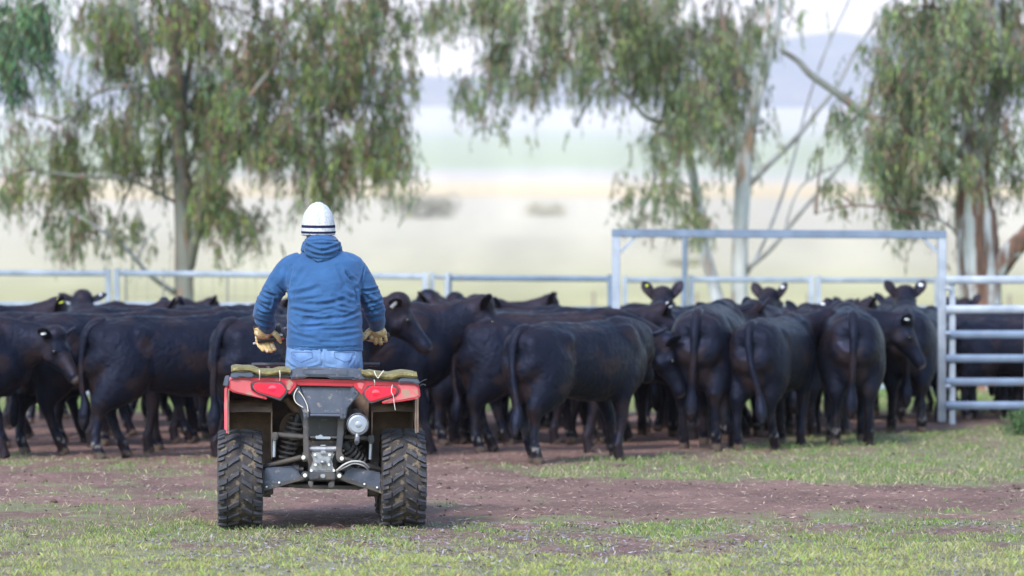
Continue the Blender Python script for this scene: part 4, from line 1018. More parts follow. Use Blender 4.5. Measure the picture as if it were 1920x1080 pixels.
# suspension arms
poly("lower_arm", [(362, 694), (430, 686), (540, 679), (562, 690), (576, 722), (592, 748), (620, 756), (600, 770), (520, 782), (400, 820), (362, 824)], VR + .20, .06, m_gry, .012)
poly("lower_arm", [(1066, 722), (960, 698), (876, 690), (852, 704), (846, 726), (838, 742), (800, 750), (815, 764), (880, 780), (1000, 818), (1066, 842)], VR + .20, .06, m_gry, .012)
poly("arm_flange", [(362, 800), (520, 762), (612, 742), (622, 756), (520, 784), (400, 820), (362, 828)], VR + .185, .02, m_frame, .003)
poly("arm_flange", [(1066, 815), (920, 772), (838, 742), (800, 752), (860, 778), (1000, 822), (1066, 846)], VR + .185, .02, m_frame, .003)
for x, y in ((380, 803), (456, 779), (964, 788), (1040, 808)): mb = MB(); mb.ball(C1(x, y, VR + .18), .008); mb.build("bolt", m_bolt, quad, True)
for a, b in (((368, 682), (592, 626)), ((1062, 700), (838, 636))):
    mb = MB(); mb.tube(C1(*a, VR + .26), C1(*b, VR + .12), .014, 12, .016); mb.build("upper_arm", m_frame, quad, True)
for a, b in (((380, 705), (600, 700)), ((1050, 725), (820, 700))):
    mb = MB(); pa, pb = C1(*a, VR + .36), C1(*b, VR + .36); mb.tube(pa, pb, .016, 12)
    for k in range(7): q = pa.lerp(pb, .62 + k * .04); mb.disc(q, pb - pa, .038 - .003 * abs(k - 3), .008, 18)
    mb.build("drive_shaft", m_blk, quad, True)
mb = MB(); mb.path([C1(800, 705, VR + .11), C1(840, 672, VR + .08), C1(890, 652, VR + .08), C1(950, 656, VR + .10), C1(990, 688, VR + .16)], .006, 8); mb.build("brake_cable", m_cable, quad, True)
mb = MB(); mb.path([C1(800, 712, VR + .12), C1(850, 684, VR + .09), C1(900, 664, VR + .09), C1(955, 676, VR + .11), C1(985, 700, VR + .16)], .005, 8); mb.build("brake_cable", m_cable, quad, True)
mb = MB(); mb.prism([C1(470, 790, VR + .3), C1(1000, 800, VR + .3), C1(930, 822, VR + .3), C1(560, 812, VR + .3)][::1], (0, 1.0, 0)); mb.build("skid_plate", m_frame, quad)
# hubs, frame, engine, seat, front end
for s in (-1, 1):
    mb = MB(); mb.disc((s * .33, 0, .298), (1, 0, 0), .07, .06, 20); mb.box((s * .31, 0, .30), (.05, .06, .20)); mb.build("hub", m_frame, quad, bevel=.006)
    mb = MB(); mb.disc((s * .33, 1.28, .295), (1, 0, 0), .07, .06, 20); mb.bar((s * .10, 1.28, .34), (s * .35, 1.28, .30), .05, .03); mb.bar((s * .12, 1.34, .50), (s * .32, 1.30, .36), .03, .03); mb.build("front_arm", m_frame, quad)
    mb = MB(); mb.loft([(s * .36, .46, .36), (s * .36, .66, .33), (s * .36, .92, .34), (s * .36, 1.0, .42)], [(.11, .02)] * 4, side=Vector((1, 0, 0)), n=16, power=.6); mb.build("footwell", m_blk, quad, smooth=True)
    # front fender arch
    mb = MB(); vs = []; A = [(1.28 + .40 * math.cos(R(a)), .33 + .42 * math.sin(R(a))) for a in np.linspace(165, 25, 12)]
    for v, z in A: vs += [(s * .28, v, z + .02), (s * .45, v, z + .025), (s * .56, v, z), (s * .575, v, z - .035)]
    fs = [(a * 4 + b, a * 4 + b + 1, (a + 1) * 4 + b + 1, (a + 1) * 4 + b) for a in range(11) for b in range(3)]; k = len(vs)
    mb.add(vs + [(x * .985, y, z - .007) for x, y, z in vs], fs + [tuple(reversed([i + k for i in f_])) for f_ in fs]); mb.build("front_fender", m_red, quad, smooth=True)
mb = MB(); mb.box((0, .62, .46), (.34, .62, .30)); mb.box((0, .60, .30), (.40, 1.0, .06)); mb.box((0, 1.28, .36), (.26, .34, .14)); mb.build("engine", m_frame, quad, bevel=.03)
mb = MB(); mb.loft([(0, -.12, .84), (0, .0, .865), (0, .25, .85), (0, .5, .82), (0, .72, .84), (0, .80, .83)], [(.14, .05), (.17, .07), (.17, .075), (.15, .075), (.12, .08), (.08, .05)], side=Vector((1, 0, 0)), n=20, power=.75); mb.build("seat", m_seat, quad, smooth=True)
mb = MB(); mb.loft([(0, .72, .78), (0, .9, .84), (0, 1.1, .86), (0, 1.35, .84), (0, 1.58, .76), (0, 1.68, .64)], [(.12, .10), (.17, .13), (.22, .12), (.30, .10), (.34, .10), (.24, .08)], side=Vector((1, 0, 0)), n=22, power=.8); mb.build("front_cowl", m_red, quad, smooth=True)
mb = MB()
for u in (-.36, -.18, 0, .18, .36): mb.tube((u, 1.12, .955), (u, 1.62, .94), .011, 8)
mb.tube((-.4, 1.12, .955), (.4, 1.12, .955), .012, 8); mb.tube((-.4, 1.62, .94), (.4, 1.62, .94), .012, 8)
for u in (-.3, .3): mb.tube((u, 1.5, .94), (u * .8, 1.45, .80), .011, 8)
mb.build("front_rack", m_blk, quad, True)
for s in (-1, 1): mb = MB(); mb.ball((s * .2, 1.66, .74), (.07, .03, .045)); mb.build("headlight", m_chr, quad, True)
# handlebar: grip centres from the photo
HB = 1.02
gl0, gl1 = L(486, 638, HB), L(516, 635, HB); gr0, gr1 = L(727, 629, HB), L(698, 634, HB)
mb = MB(); mb.path([gl0, gl1, L(545, 640, HB + .03), L(590, 655, HB + .06), L(625, 655, HB + .06), L(668, 637, HB + .03), gr1, gr0], .011, 10); hb = mb.build("handlebar", m_blk, quad, True)
for a, b in ((gl0, gl1), (gr0, gr1)):
    mb = MB(); d = (b - a).normalized(); mb.loft([a - d * .012, a - d * .006, b + d * .005], [.014, .0185, .018], side=Vector((0, 0, 1)), n=16); mb.build("grip", m_seat, hb, True)
mb = MB(); mb.tube((0, HB + .06, 1.04), (0, HB + .16, .86), .025, 12); mb.box((0, HB + .06, 1.06), (.10, .05, .05)); mb.build("steering_stem", m_blk, quad)
p = L(523, 634, HB - .01)
mb = MB(); mb.box(p + Vector((.01, 0, .012)), (.05, .045, .05)); sw = mb.build("switch_box", m_blk, hb, bevel=.006)
for (px, py, sz, m) in ((530, 635, (.018, .02, .014), mat("red_button", (.6, .03, .03), rough=.4)), (526, 642.5, (.016, .02, .010), mat("yellow_button", (.7, .5, .04), rough=.4)), (526, 628, (.030, .02, .014), m_chr)):
    mb = MB(); mb.box(L(px, py, HB - .035), sz); mb.build("button", m, sw, bevel=.003)
mb = MB(); mb.path([L(475, 644, HB + .10), L(500, 641, HB + .12), L(524, 636, HB + .06)], [.007] * 9, 8); mb.build("brake_lever", m_bolt, hb, True)
mb = MB(); mb.path([L(722, 640, HB + .10), L(700, 640, HB + .10), L(680, 634, HB + .05)], [.007] * 9, 8); mb.build("brake_lever", m_bolt, hb, True)
mb = MB(); mb.loft([L(513, 615, HB + .05), L(526, 613, HB + .05)], [(.024, .03), (.024, .03)], side=Vector((0, 0, 1)), n=14, power=.6); mb.box(L(520, 622, HB + .03), (.03, .02, .03)); mb.build("reservoir", m_blk, hb)
mb = MB(); mb.path([L(528, 620, HB + .03), L(535, 615, HB + .02), L(545, 618, HB + .04)], .007, 8); mb.build("choke_lever", m_chr, hb, True)
mb = MB(); mb.box(L(679, 620, HB + .01), (.035, .04, .022)); mb.build("throttle_box", m_blk, hb, bevel=.004)
mb = MB(); mb.box(L(679, 624, HB - .02), (.026, .02, .008)); mb.build("yellow_mark", mat("yellow_mark", (.75, .45, .04), rough=.5), hb)
# ---------------------------------------------------------------- rider
m_jack = mat("blue_jacket_cloth", (.026, .092, .225), (.019, .068, .175), scale=5, rough=.78, spec=.25, sheen=.15, bump=.0012, bscale=160, c3=(.030, .10, .26), s3=7, t3=.60)
m_jean = mat("washed_denim", (.13, .22, .38), (.07, .13, .26), scale=9, rough=.9, bump=.001, bscale=200, c3=(.19, .29, .46), s3=14, t3=.60, spec=.2)
m_hat = mat("marled_white_wool", (.50, .51, .55), (.38, .40, .45), scale=85, rough=1.0, bump=.002, bscale=130, spec=.1, lo=.45, hi=.6)
m_navy = mat("navy_wool", (.016, .018, .05), rough=1.0, bump=.002, bscale=130, spec=.1)
m_glove = mat("tan_leather", (.50, .36, .17), (.38, .25, .11), scale=22, rough=.75, bump=.0015, bscale=110, c3=(.60, .50, .34), s3=34, t3=.56)
m_palm = mat("pale_suede", (.52, .43, .32), (.36, .29, .21), scale=24, rough=.9, bump=.001, bscale=100)
m_cuff = mat("dark_glove_cuff", (.02, .018, .03), rough=.9)
m_skin = mat("skin", (.46, .27, .20), (.40, .22, .16), scale=20, rough=.55)
m_hair = mat("grey_hair", (.20, .18, .17), rough=.9, bump=.003, bscale=120)
m_boot = mat("brown_boot", (.07, .045, .03), (.04, .03, .02), scale=10, rough=.7)
rider = empty("person", (AX, AYY, 0), AROT)
tag(rider, "person in blue hooded jacket, jeans and striped beanie standing on the quad bike", "person")
BV = .72
def B(px, py, v=BV): return L(px, py, v)
def K2(x, y, v=BV): return L(440 + x / 3.084, 360 + y / 3.0857, v)     # close view of the rider
def to_px(c):
    """quad coordinates -> close-view pixels, for laying folds on the cloth"""
    a = np.cos(AROT); b = np.sin(AROT); X_ = AX + c[:, 0] * a - c[:, 1] * b; Y_ = AYY + c[:, 0] * b + c[:, 1] * a
    return (960 + X_ * F / Y_ - 440) * 3.084, (HY + (CH - c[:, 2]) * F / Y_ - 360) * 3.0857
def folds(me, strokes, jitter=0):
    c = coords(me).astype(float); n = normals(me); x, y = to_px(c); d = np.zeros(len(c))
    back = np.clip(-n[:, 1] * 2.2 + .35, 0, 1)
    for (x0, y0, x1, y1, wd, dp) in strokes:
        L2 = (x1 - x0) ** 2 + (y1 - y0) ** 2; t = ((x - x0) * (x1 - x0) + (y - y0) * (y1 - y0)) / L2
        tc = np.clip(t, 0, 1); bow = 5 * np.sin(tc * 3.14)
        dx = x - (x0 + tc * (x1 - x0)); dy = y - (y0 + tc * (y1 - y0)) - bow
        perp = ((x - x0) * (y1 - y0) - (y - y0) * (x1 - x0)) / math.sqrt(L2)
        r2 = (dx * dx + dy * dy) / wd ** 2; fade = np.sin(np.clip(tc, .04, .96) * 3.14) ** .5
        d += dp * .0021 * (np.exp(-r2) - .55 * np.exp(-((np.sqrt(r2) - 1.7) ** 2) / .5)) * fade
    c += n * (d * back)[:, None]; setco(me, c)

# body under the clothes: head, neck, trunk, arms, legs in one surface
hc = B(597, 415, .76); hc.z -= .045
mb = MB(); X1 = Vector((1, 0, 0))
mb.loft([hc + Vector((0, 0, .125)), hc + Vector((0, 0, .11)), hc + Vector((0, 0, .06)), hc + Vector((0, .005, 0)), hc + Vector((0, .012, -.06)), hc + Vector((0, .03, -.105)), hc + Vector((0, .04, -.125))],
        [(.03, .04), (.055, .07), (.074, .094), (.078, .098), (.068, .086), (.045, .06), (.02, .03)], side=X1, n=20)
mb.loft([hc + Vector((0, .0, -.03)), hc + Vector((.01, -.03, -.14)), hc + Vector((.02, -.05, -.20))], [(.058, .062), (.058, .06), (.07, .07)], side=X1, n=16)
mb.loft([hc + Vector((0, .095, .01)), hc + Vector((0, .122, -.028)), hc + Vector((0, .10, -.045))], [(.010, .012), (.016, .016), (.014, .01)], side=X1, n=10)
mb.loft([hc + Vector((-.028, .092, -.068)), hc + Vector((0, .100, -.068)), hc + Vector((.028, .092, -.068))], [.005, .008, .005], side=Vector((0, 0, 1)), n=8)
for s in (-1, 1):
    mb.loft([hc + Vector((s * .075, .0, .02)), hc + Vector((s * .086, -.008, .01)), hc + Vector((s * .080, .0, -.04))], [(.014, .010), (.026, .008), (.012, .008)], side=Vector((0, 1, 0)), n=10)
sh = [B(541, 492, .74), B(659, 490, .74)]; el = [B(497, 574, .82), B(703, 572, .82)]; wr = [B(501, 608, HB - .02), B(706, 606, HB - .02)]
mb.loft([B(607, 690, .66), B(607, 640, .67), B(606, 580, .70), B(605, 520, .72), B(604, 488, .73), B(600, 462, .74)], [(.165, .11), (.15, .10), (.165, .11), (.175, .11), (.16, .09), (.07, .07)], side=X1, n=20, power=.85)
for i in (0, 1): mb.loft([sh[i], el[i], wr[i], wr[i].lerp(el[i], -.25)], [.055, .045, .03, .028], side=Vector((0, 1, 0)), n=12)
hip = [Vector((-.08, .66, .99)), Vector((.15, .66, .99))]; kn = [Vector((-.25, .96, .68)), Vector((.31, .96, .68))]; an = [Vector((-.35, .80, .44)), Vector((.36, .80, .44))]
for i in (0, 1): mb.loft([hip[i], kn[i], an[i], an[i] + Vector((0, .12, -.04))], [.085, .058, .042, .04], side=Vector((0, 1, 0)), n=12)
bme = remesh(mb.mesh("body"), .011, 3); link("body", bme, m_skin, rider, True)
mb = MB()
for s in (-1, 1): mb.ball(hc + Vector((s * .031, .086, .012)), (.012, .008, .007), 10); mb.build("eye", m_eye, rider, True); mb = MB()
mb = MB(); mb.loft([hc + Vector((0, -.012, .0)), hc + Vector((0, -.018, -.05)), hc + Vector((0, -.022, -.085))], [(.080, .088), (.075, .078), (.06, .06)], side=X1, n=22); mb.build("hair", m_hair, rider, True)

# beanie
ht = B(597, 379, .76); hb_ = B(597, 441, .76)
def hatr(py):  # half width in px by row
    return np.interp(py, [378.5, 380, 384, 390, 398, 408, 420, 432, 441], [2.5, 7, 14, 20, 25.5, 29, 30.8, 32, 31.5])
def hat_band(name, rows, m, lift=0.0, parent=rider):
    pts = []; rad = []
    for py in rows:
        q = B(597 + 0.6 * (441 - py) / 60 * -1, py, .755); r = hatr(py) / F * (AYY + .755) + lift; pts.append(q); rad.append((r, r * 1.10))
    mb = MB(); mb.loft(pts, rad, side=X1, n=44); me = mb.mesh(name); c = coords(me).astype(float)
    ang = np.arctan2(c[:, 0] - hc.x, -(c[:, 1] - .755)); c[:, 0] += 0
    return me
me = hat_band("beanie", [379, 380, 382, 385, 389, 394, 400, 407, 414, 420, 422, 426, 428, 430, 434, 436, 439, 441], m_hat)
c = coords(me).astype(float); x, y = to_px(c); seam = np.exp(-((x - 487 - 12 * np.sin((y - 60) / 60)) / 5) ** 2) * (c[:, 1] < .755) * (y < 200)
c[:, 1] += seam * .009; c[:, 2] += 0.002 * np.sin(x * .35); setco(me, c)
beanie = link("beanie", me, m_hat, rider, True)
for r0_, r1_ in ((421.5, 426.5), (433, 437)):
    pts = []; rad = []
    for py in (r0_, (r0_ + r1_) / 2, r1_):
        q = B(597, py, .755); r = hatr(py) / F * (AYY + .755) + .0016; pts.append(q); rad.append((r, r * 1.10))
    mb = MB(); n = 48; k = len(pts)
    for q, (ra, rb) in zip(pts, rad):
        for j in range(n): a = 2 * math.pi * j / n; mb.v.append((q.x + ra * math.cos(a), q.y + rb * math.sin(a), q.z - .006 * math.cos(a * 1) * 0 + (.006 if math.sin(a) < 0 else -.0) * -math.sin(a) * -1))
    for i in range(k - 1):
        for j in range(n): mb.f.append((i * n + j, i * n + (j + 1) % n, (i + 1) * n + (j + 1) % n, (i + 1) * n + j))
    mb.build("stripe", m_navy, beanie, True)

# jacket
mb = MB()
rows = [(660, 538, 681, .150, .665), (650, 537.5, 681, .158, .665), (635, 537, 681, .162, .67), (610, 538, 680, .162, .68), (585, 539, 678, .160, .69), (560, 539, 676, .158, .70),
        (540, 537, 678, .152, .71), (520, 534, 680, .142, .72), (500, 534, 675, .125, .73), (486, 548, 658, .105, .74), (474, 562, 642, .088, .745), (462, 569, 632, .075, .75), (452, 572, 630, .066, .755)]
pts = []; rad = []
for py, a, b, dpt, v in rows:
    pa, pb = B(a, py, v), B(b, py, v); pts.append((pa + pb) / 2); rad.append(((pb.x - pa.x) / 2, dpt))
mb.loft(pts, rad, side=X1, n=32, power=.86)
for i, s in ((0, -1), (1, 1)):
    S = [(566, 482), (640, 480)][i]; 
    if i == 0: ch = [(566, 492, .74, .07), (544, 503, .74, .078), (524, 526, .755, .072), (511, 549, .78, .071), (500, 571, .82, .072), (495, 591, .88, .069), (499, 604, .95, .060), (501, 615, 1.0, .053)]
    else: ch = [(640, 491, .74, .07), (661, 501, .74, .078), (678, 525, .755, .071), (691, 549, .78, .070), (699, 570, .82, .070), (703, 588, .88, .064), (706, 602, .95, .056), (706, 612, 1.0, .050)]
    mb.loft(smooth_path([B(a, b, v) for a, b, v, r in ch], 3), list(np.interp(np.linspace(0, 1, 22), np.linspace(0, 1, 8), [c_[3] for c_ in ch])), side=Vector((0, 1, 0)), n=20)
jme = remesh(mb.mesh("jacket"), .0065, 4)
ST = []
def st(*a): ST.append(a)
# armholes, seams, hem
for a in ((330, 430, 305, 560, 9, -5), (308, 560, 300, 640, 8, -9), (250, 545, 306, 590, 7, -5), (180, 560, 270, 660, 12, -5), (150, 568, 236, 602, 8, -6), (125, 640, 210, 692, 9, -7), (135, 690, 232, 706, 7, -6), (112, 735, 212, 764, 8, -5), (118, 770, 200, 786, 6, -5), (120, 600, 200, 640, 10, 5), (230, 610, 205, 690, 8, 4),
          (650, 470, 690, 520, 11, -9), (675, 500, 705, 560, 8, -11), (700, 560, 712, 640, 8, -8), (755, 420, 722, 545, 6, -4), (640, 455, 668, 500, 7, -5), (722, 572, 826, 560, 8, -6), (742, 650, 852, 622, 8, -7), (755, 695, 862, 672, 8, -6), (745, 605, 800, 690, 9, 5), (760, 730, 855, 715, 7, -5), (770, 590, 845, 640, 10, 5),
          (335, 590, 482, 552, 13, -5), (330, 640, 540, 650, 11, -4), (490, 652, 640, 618, 12, -6), (570, 602, 690, 648, 12, -5), (335, 680, 520, 706, 10, -6), (400, 742, 610, 722, 11, -6), (600, 735, 722, 688, 10, -6), (345, 782, 560, 762, 9, -4), (500, 800, 712, 785, 9, -4), (300, 742, 360, 800, 9, -5), (640, 560, 700, 600, 12, 5),
          (345, 612, 500, 590, 10, 4), (420, 770, 640, 752, 8, 3), (380, 715, 560, 690, 8, 4), (410, 430, 335, 545, 14, -3), (600, 430, 650, 545, 14, -3.5), (330, 820, 480, 850, 10, -3), (560, 842, 720, 820, 10, -3),
          (560, 660, 690, 690, 9, 4), (450, 860, 620, 868, 8, -2), (318, 893, 520, 898, 3.2, -4), (500, 898, 735, 888, 3.2, -4), (312, 912, 735, 912, 3.5, 2)): st(*a)
folds(jme, ST)
c = coords(jme).astype(float); nn = normals(jme); x, y = to_px(c)
d = (fbm(x / 62 + 3, y / 34, 61, 3) - .5) * .010 + (fbm(x / 30, y / 22, 62, 3) - .5) * .004
c += nn * (d * np.clip((y - 330) / 200, .2, 1))[:, None]; setco(jme, c)
jacket = link("jacket", jme, m_jack, rider, True)
# hood hanging on the back
mb = MB()
mb.loft([K2(392, 345, .70), K2(412, 305, .71), K2(432, 280, .72), K2(500, 266, .70), K2(572, 280, .72), K2(594, 305, .71), K2(612, 345, .70)], [(.014, .02), (.024, .034), (.028, .040), (.030, .046), (.028, .040), (.024, .034), (.014, .02)], side=Vector((0, 0, 1)), n=14)
mb.loft([K2(500, 268, .69), K2(500, 310, .665), K2(502, 355, .655), K2(505, 395, .655), K2(508, 420, .665)], [(.085, .050), (.112, .068), (.100, .066), (.058, .048), (.015, .02)], side=X1, n=22)
mb.loft([K2(440, 280, .80), K2(425, 285, .80), K2(430, 285, .88), K2(500, 285, .90), K2(570, 285, .88), K2(578, 285, .80), K2(560, 280, .80)], .02, side=Vector((0, 0, 1)), n=10)
hme = remesh(mb.mesh("hood"), .0055, 3)
folds(hme, [(392, 282, 505, 276, 5, -4), (500, 276, 606, 284, 5, -4), (395, 300, 505, 338, 8, -6), (505, 338, 622, 300, 8, -6), (420, 345, 505, 368, 8, -4), (510, 368, 600, 345, 8, -4), (508, 330, 510, 420, 4, -4), (440, 322, 580, 322, 7, 4), (450, 300, 590, 296, 6, -4), (382, 340, 500, 418, 4, -4), (620, 340, 512, 420, 4, -4), (430, 385, 505, 398, 7, 3)])
link("hood", hme, m_jack, jacket, True)
# sleeve cuffs
for a in (wr[0], wr[1]): pass

# jeans
mb = MB()
rows = [(646, 538, 678, .135, .665), (662, 536, 679, .150, .66), (676, 535, 680, .160, .655), (692, 534, 681, .160, .655), (708, 540, 676, .140, .66)]
pts = []; rad = []
for py, a, b, dpt, v in rows: pa, pb = B(a, py, v), B(b, py, v); pts.append((pa + pb) / 2); rad.append(((pb.x - pa.x) / 2, dpt))
mb.loft(pts, rad, side=X1, n=28, power=.85)
for i, s in ((0, -1), (1, 1)):
    mb.ball(B(573 if i == 0 else 643, 684, .60), (.105, .11, .10), 20)
    mb.loft(smooth_path([hip[i] + Vector((0, 0, -.03)), Vector((-.11 if i == 0 else .17, .76, .86)), kn[i], kn[i].lerp(an[i], .5), an[i] + Vector((0, 0, .03))], 3), list(np.interp(np.linspace(0, 1, 13), [0, .25, .5, .75, 1], [.12, .105, .086, .076, .07])), side=Vector((0, 1, 0)), n=18)
gme = remesh(mb.mesh("jeans"), .0075, 3)
folds(gme, [(503, 905, 505, 1010, 6, -9), (503, 925, 504, 1010, 3, -4), (420, 1010, 490, 990, 8, 4), (330, 940, 380, 975, 6, -3), (520, 1000, 580, 1012, 7, 4), (460, 940, 490, 1000, 7, 4), (300, 985, 350, 1020, 8, -4), (690, 940, 660, 1000, 7, -4)])
jeans = link("jeans", gme, m_jean, rider, True)
for q in ([(328, 926), (446, 926), (452, 958), (385, 984), (335, 962)], [(576, 926), (694, 926), (690, 960), (640, 984), (580, 958)]):
    mb = MB(); ring = [K2(x, y, .50) for x, y in q]; n = len(ring)
    from mathutils.bvhtree import BVHTree
    bvh = BVHTree.FromPolygons([v.co.copy() for v in gme.vertices], [tuple(p.vertices) for p in gme.polygons])
    # stitched outline lying on the cloth
    line = []
    for i in range(n):
        a, b = ring[i], ring[(i + 1) % n]
        for k in range(8):
            o_ = a.lerp(b, k / 8); h_ = bvh.ray_cast(Vector((o_.x, .2, o_.z)), Vector((0, 1, 0)))
            if h_[0] is not None: line.append(h_[0] + Vector((0, -.0015, 0)))
    if len(line) > 6:
        line.append(line[0]); mb.loft(line, .0024, side=Vector((0, 1, .1)), n=6); mb.build("pocket", mat("denim_seam", (.07, .13, .28), rough=.9), jeans, True)
for i in (0, 1):
    mb = MB(); a = an[i]; mb.loft([a + Vector((0, -.07, -.045)), a + Vector((0, -.03, -.04)), a + Vector((0, .08, -.05)), a + Vector((0, .19, -.065)), a + Vector((0, .23, -.07))], [(.03, .03), (.046, .05), (.048, .045), (.05, .03), (.03, .02)], side=X1, n=16, power=.8)
    mb.loft([a + Vector((0, -.01, -.04)), a + Vector((0, -.01, .10))], [(.048, .052), (.055, .06)], side=X1, n=16); mb.build("boot", m_boot, rider, smooth=True)

# gloves: palm, four fingers and a thumb, grown together
def G5(x, y, v): return L(460 + x / 9.82, 570 + y / 9.82, v)
def G6(x, y, v): return L(660 + x / 9.82, 570 + y / 9.82, v)
H = HB
def glove(segs, name):
    mb = MB()
    for pts, rad, side in segs: mb.loft(smooth_path(pts, 3) if len(pts) > 2 else pts, rad if not isinstance(rad, list) or len(pts) < 3 else [(float(np.interp(t, np.linspace(0, 1, len(rad)), [r[0] if isinstance(r, tuple) else r for r in rad])), float(np.interp(t, np.linspace(0, 1, len(rad)), [r[1] if isinstance(r, tuple) else r for r in rad]))) for t in np.linspace(0, 1, (len(pts) - 1) * 3 + 1)], side=side, n=14)
    me = remesh(mb.mesh(name), .0035, 2); c = coords(me).astype(float); n = normals(me)
    c += n * ((fbm(c[:, 0] * 60, c[:, 2] * 110, 77, 3) - .5) * .006)[:, None]; setco(me, c); return link(name, me, m_glove, rider, True)
# left: heel of the hand over the grip, long fingers hanging open in front of it
left = [([G5(300, 440, H - .03), G5(310, 500, H - .035), G5(330, 560, H - .03), G5(345, 600, H + .0)], [(.050, .032), (.052, .034), (.050, .028), (.046, .02)], X1),
        ([G5(200, 600, H + .03), G5(340, 585, H + .035), G5(500, 600, H + .03)], [(.022, .028)] * 3, Vector((0, 0, 1)))]
for x0, x1, yt, r in ((225, 350, 880, .0125), (300, 430, 905, .0135), (385, 500, 905, .0135), (465, 562, 870, .0125)):
    left.append(([G5(x0, 560, H + .035), G5(x0 + 5, 690, H + .030), G5((x0 + x1) / 2 - 5, 790, H + .012), G5(x1 - 25, yt - 40, H + .0), G5(x1 - 10, yt - 12, H - .006)], [.0155, r + .003, r + .002, r, .009], X1))
left.append(([G5(420, 470, H - .02), G5(480, 500, H - .035), G5(560, 560, H - .045), G5(620, 640, H - .045), G5(648, 700, H - .04)], [.021, .020, .0175, .015, .010], Vector((0, 1, 0))))
gl = glove(left, "glove")
# right: closed fist seen from behind, fingertips curling back under the grip
right = [([G6(455, 430, H - .02), G6(470, 490, H - .03), G6(500, 540, H - .025), G6(510, 575, H + .0)], [(.045, .03), (.050, .032), (.050, .028), (.044, .02)], X1),
         ([G6(380, 570, H + .03), G6(500, 560, H + .04), G6(630, 560, H + .03)], [(.024, .026)] * 3, Vector((0, 0, 1)))]
for x, yt, r in ((360, 650, .0125), (435, 705, .0130), (525, 712, .0130), (620, 665, .0115)):
    right.append(([G6(x, 560, H + .04), G6(x, 640, H + .042), G6(x + 2, yt + 10, H + .018), G6(x, yt - 4, H - .012), G6(x - 4, yt - 60, H - .022), G6(x - 4, yt - 85, H - .020)], [.015, r + .002, r + .001, r, r, .010], X1))
right.append(([G6(370, 470, H - .02), G6(310, 510, H - .035), G6(250, 570, H - .045), G6(210, 630, H - .045), G6(190, 665, H - .04)], [.020, .020, .018, .015, .010], Vector((0, 1, 0))))
gr = glove(right, "glove")
for p0, p1, par in ((G5(290, 395, H - .02), G5(295, 450, H - .02), gl), (G6(455, 380, H - .02), G6(465, 440, H - .02), gr)):
    mb = MB(); mb.loft([p0, p0.lerp(p1, .5), p1], [(.048, .040), (.050, .042), (.046, .036)], side=X1, n=20); mb.build("cuff", m_cuff, par, True)
# wide glove gauntlet rims flaring round the sleeve ends
for pts, par in (([G5(135, 410, H - .04), G5(170, 455, H - .06), G5(290, 492, H - .07), G5(390, 470, H - .06), G5(440, 420, H - .04)], gl), ([G6(305, 380, H - .04), G6(350, 445, H - .06), G6(450, 492, H - .07), G6(560, 450, H - .06), G6(600, 395, H - .04)], gr)):
    mb = MB(); top = smooth_path(pts, 4); nn_ = len(top); vs = []
    for i, p in enumerate(top):
        q = p + Vector((-(p.x - top[nn_ // 2].x) * .22, .03, -.028)); vs += [tuple(p), tuple(q), tuple(q + Vector((0, .005, .0))), tuple(p + Vector((0, .005, .001)))]
    fs = [(i * 4 + k, i * 4 + (k + 1) % 4, (i + 1) * 4 + (k + 1) % 4, (i + 1) * 4 + k) for i in range(nn_ - 1) for k in range(4)] + [(0, 1, 2, 3), tuple((nn_ - 1) * 4 + k for k in (3, 2, 1, 0))]
    mb.add(vs, fs); mb.build("gauntlet_rim", m_glove, par, True)
# ---------------------------------------------------------------- grass blades, leaf litter, clods
def scatter(n, y0, y1, pw=1.0):
    """points over the part of the yard the lens could see, plus a margin each side"""
    y = y0 + (y1 - y0) * rng.random(n) ** pw; x = (rng.random(n) * 2 - 1) * (y * .1334 + 2.2)
    return x, y
m_grass = mat("grass_blade", (.1, .2, .05), None, rough=.6, attr="Col", spec=.25, trans=.35)
def blades(n, y0, y1, hmin, hmax, wd, pw=1.0, thr=.30):
    x, y = scatter(n, y0, y1, pw); g = grassmask(x, y); tuft = fbm(x * 7, y * 6, 131, 3)
    keep = (rng.random(n) < np.clip(g * 1.15 - .08, 0, 1) * np.clip((tuft - thr) * 4, .12, 1))
    x, y, g, tuft = x[keep], y[keep], g[keep], tuft[keep]; n = len(x)
    z = gz(x, y) if y1 < 47 else np.zeros(n)
    h = rng.uniform(hmin, hmax, n) * (.55 + .9 * tuft) * (.6 + .5 * g); w_ = rng.uniform(.6, 1.4, n) * wd
    a = rng.uniform(0, 6.283, n); ln = rng.uniform(.15, .95, n) * h
    dx, dy = np.cos(a), np.sin(a); b = rng.uniform(0, 6.283, n); sx, sy = np.cos(b), np.sin(b)
    p0 = np.stack([x - sx * w_ / 2, y - sy * w_ / 2, z - .004], 1); p1 = np.stack([x + sx * w_ / 2, y + sy * w_ / 2, z - .004], 1)
    m1 = np.stack([x + dx * ln * .35 + sx * w_ * .4, y + dy * ln * .35 + sy * w_ * .4, z + h * .6], 1); tip = np.stack([x + dx * ln, y + dy * ln, z + h * .92], 1)
    v = np.stack([p0, p1, m1, tip], 1).reshape(-1, 3); f = np.arange(4 * n).reshape(n, 4)
    front = np.clip((22.6 - y) / 2.0, 0, 1)
    lush = np.array([.17, .245, .075]); dry = np.array([.48, .43, .26]); ylw = np.array([.38, .41, .13])
    k = rng.random(n); patch = fbm(x * 1.3, y * 1.1, 141); dryf = (k < .24 + .3 * np.clip((patch - .5) * 5, 0, 1))
    c = lush * (1 - front[:, None] * .75) + ylw * front[:, None] * .75
    c = c * rng.uniform(.65, 1.45, (n, 1)) * (1 + .1 * rng.normal(size=(n, 3))); c[dryf] = dry * rng.uniform(.6, 1.15, (dryf.sum(), 1))
    return v, f, np.repeat(np.clip(c, .01, 1), 4, axis=0)
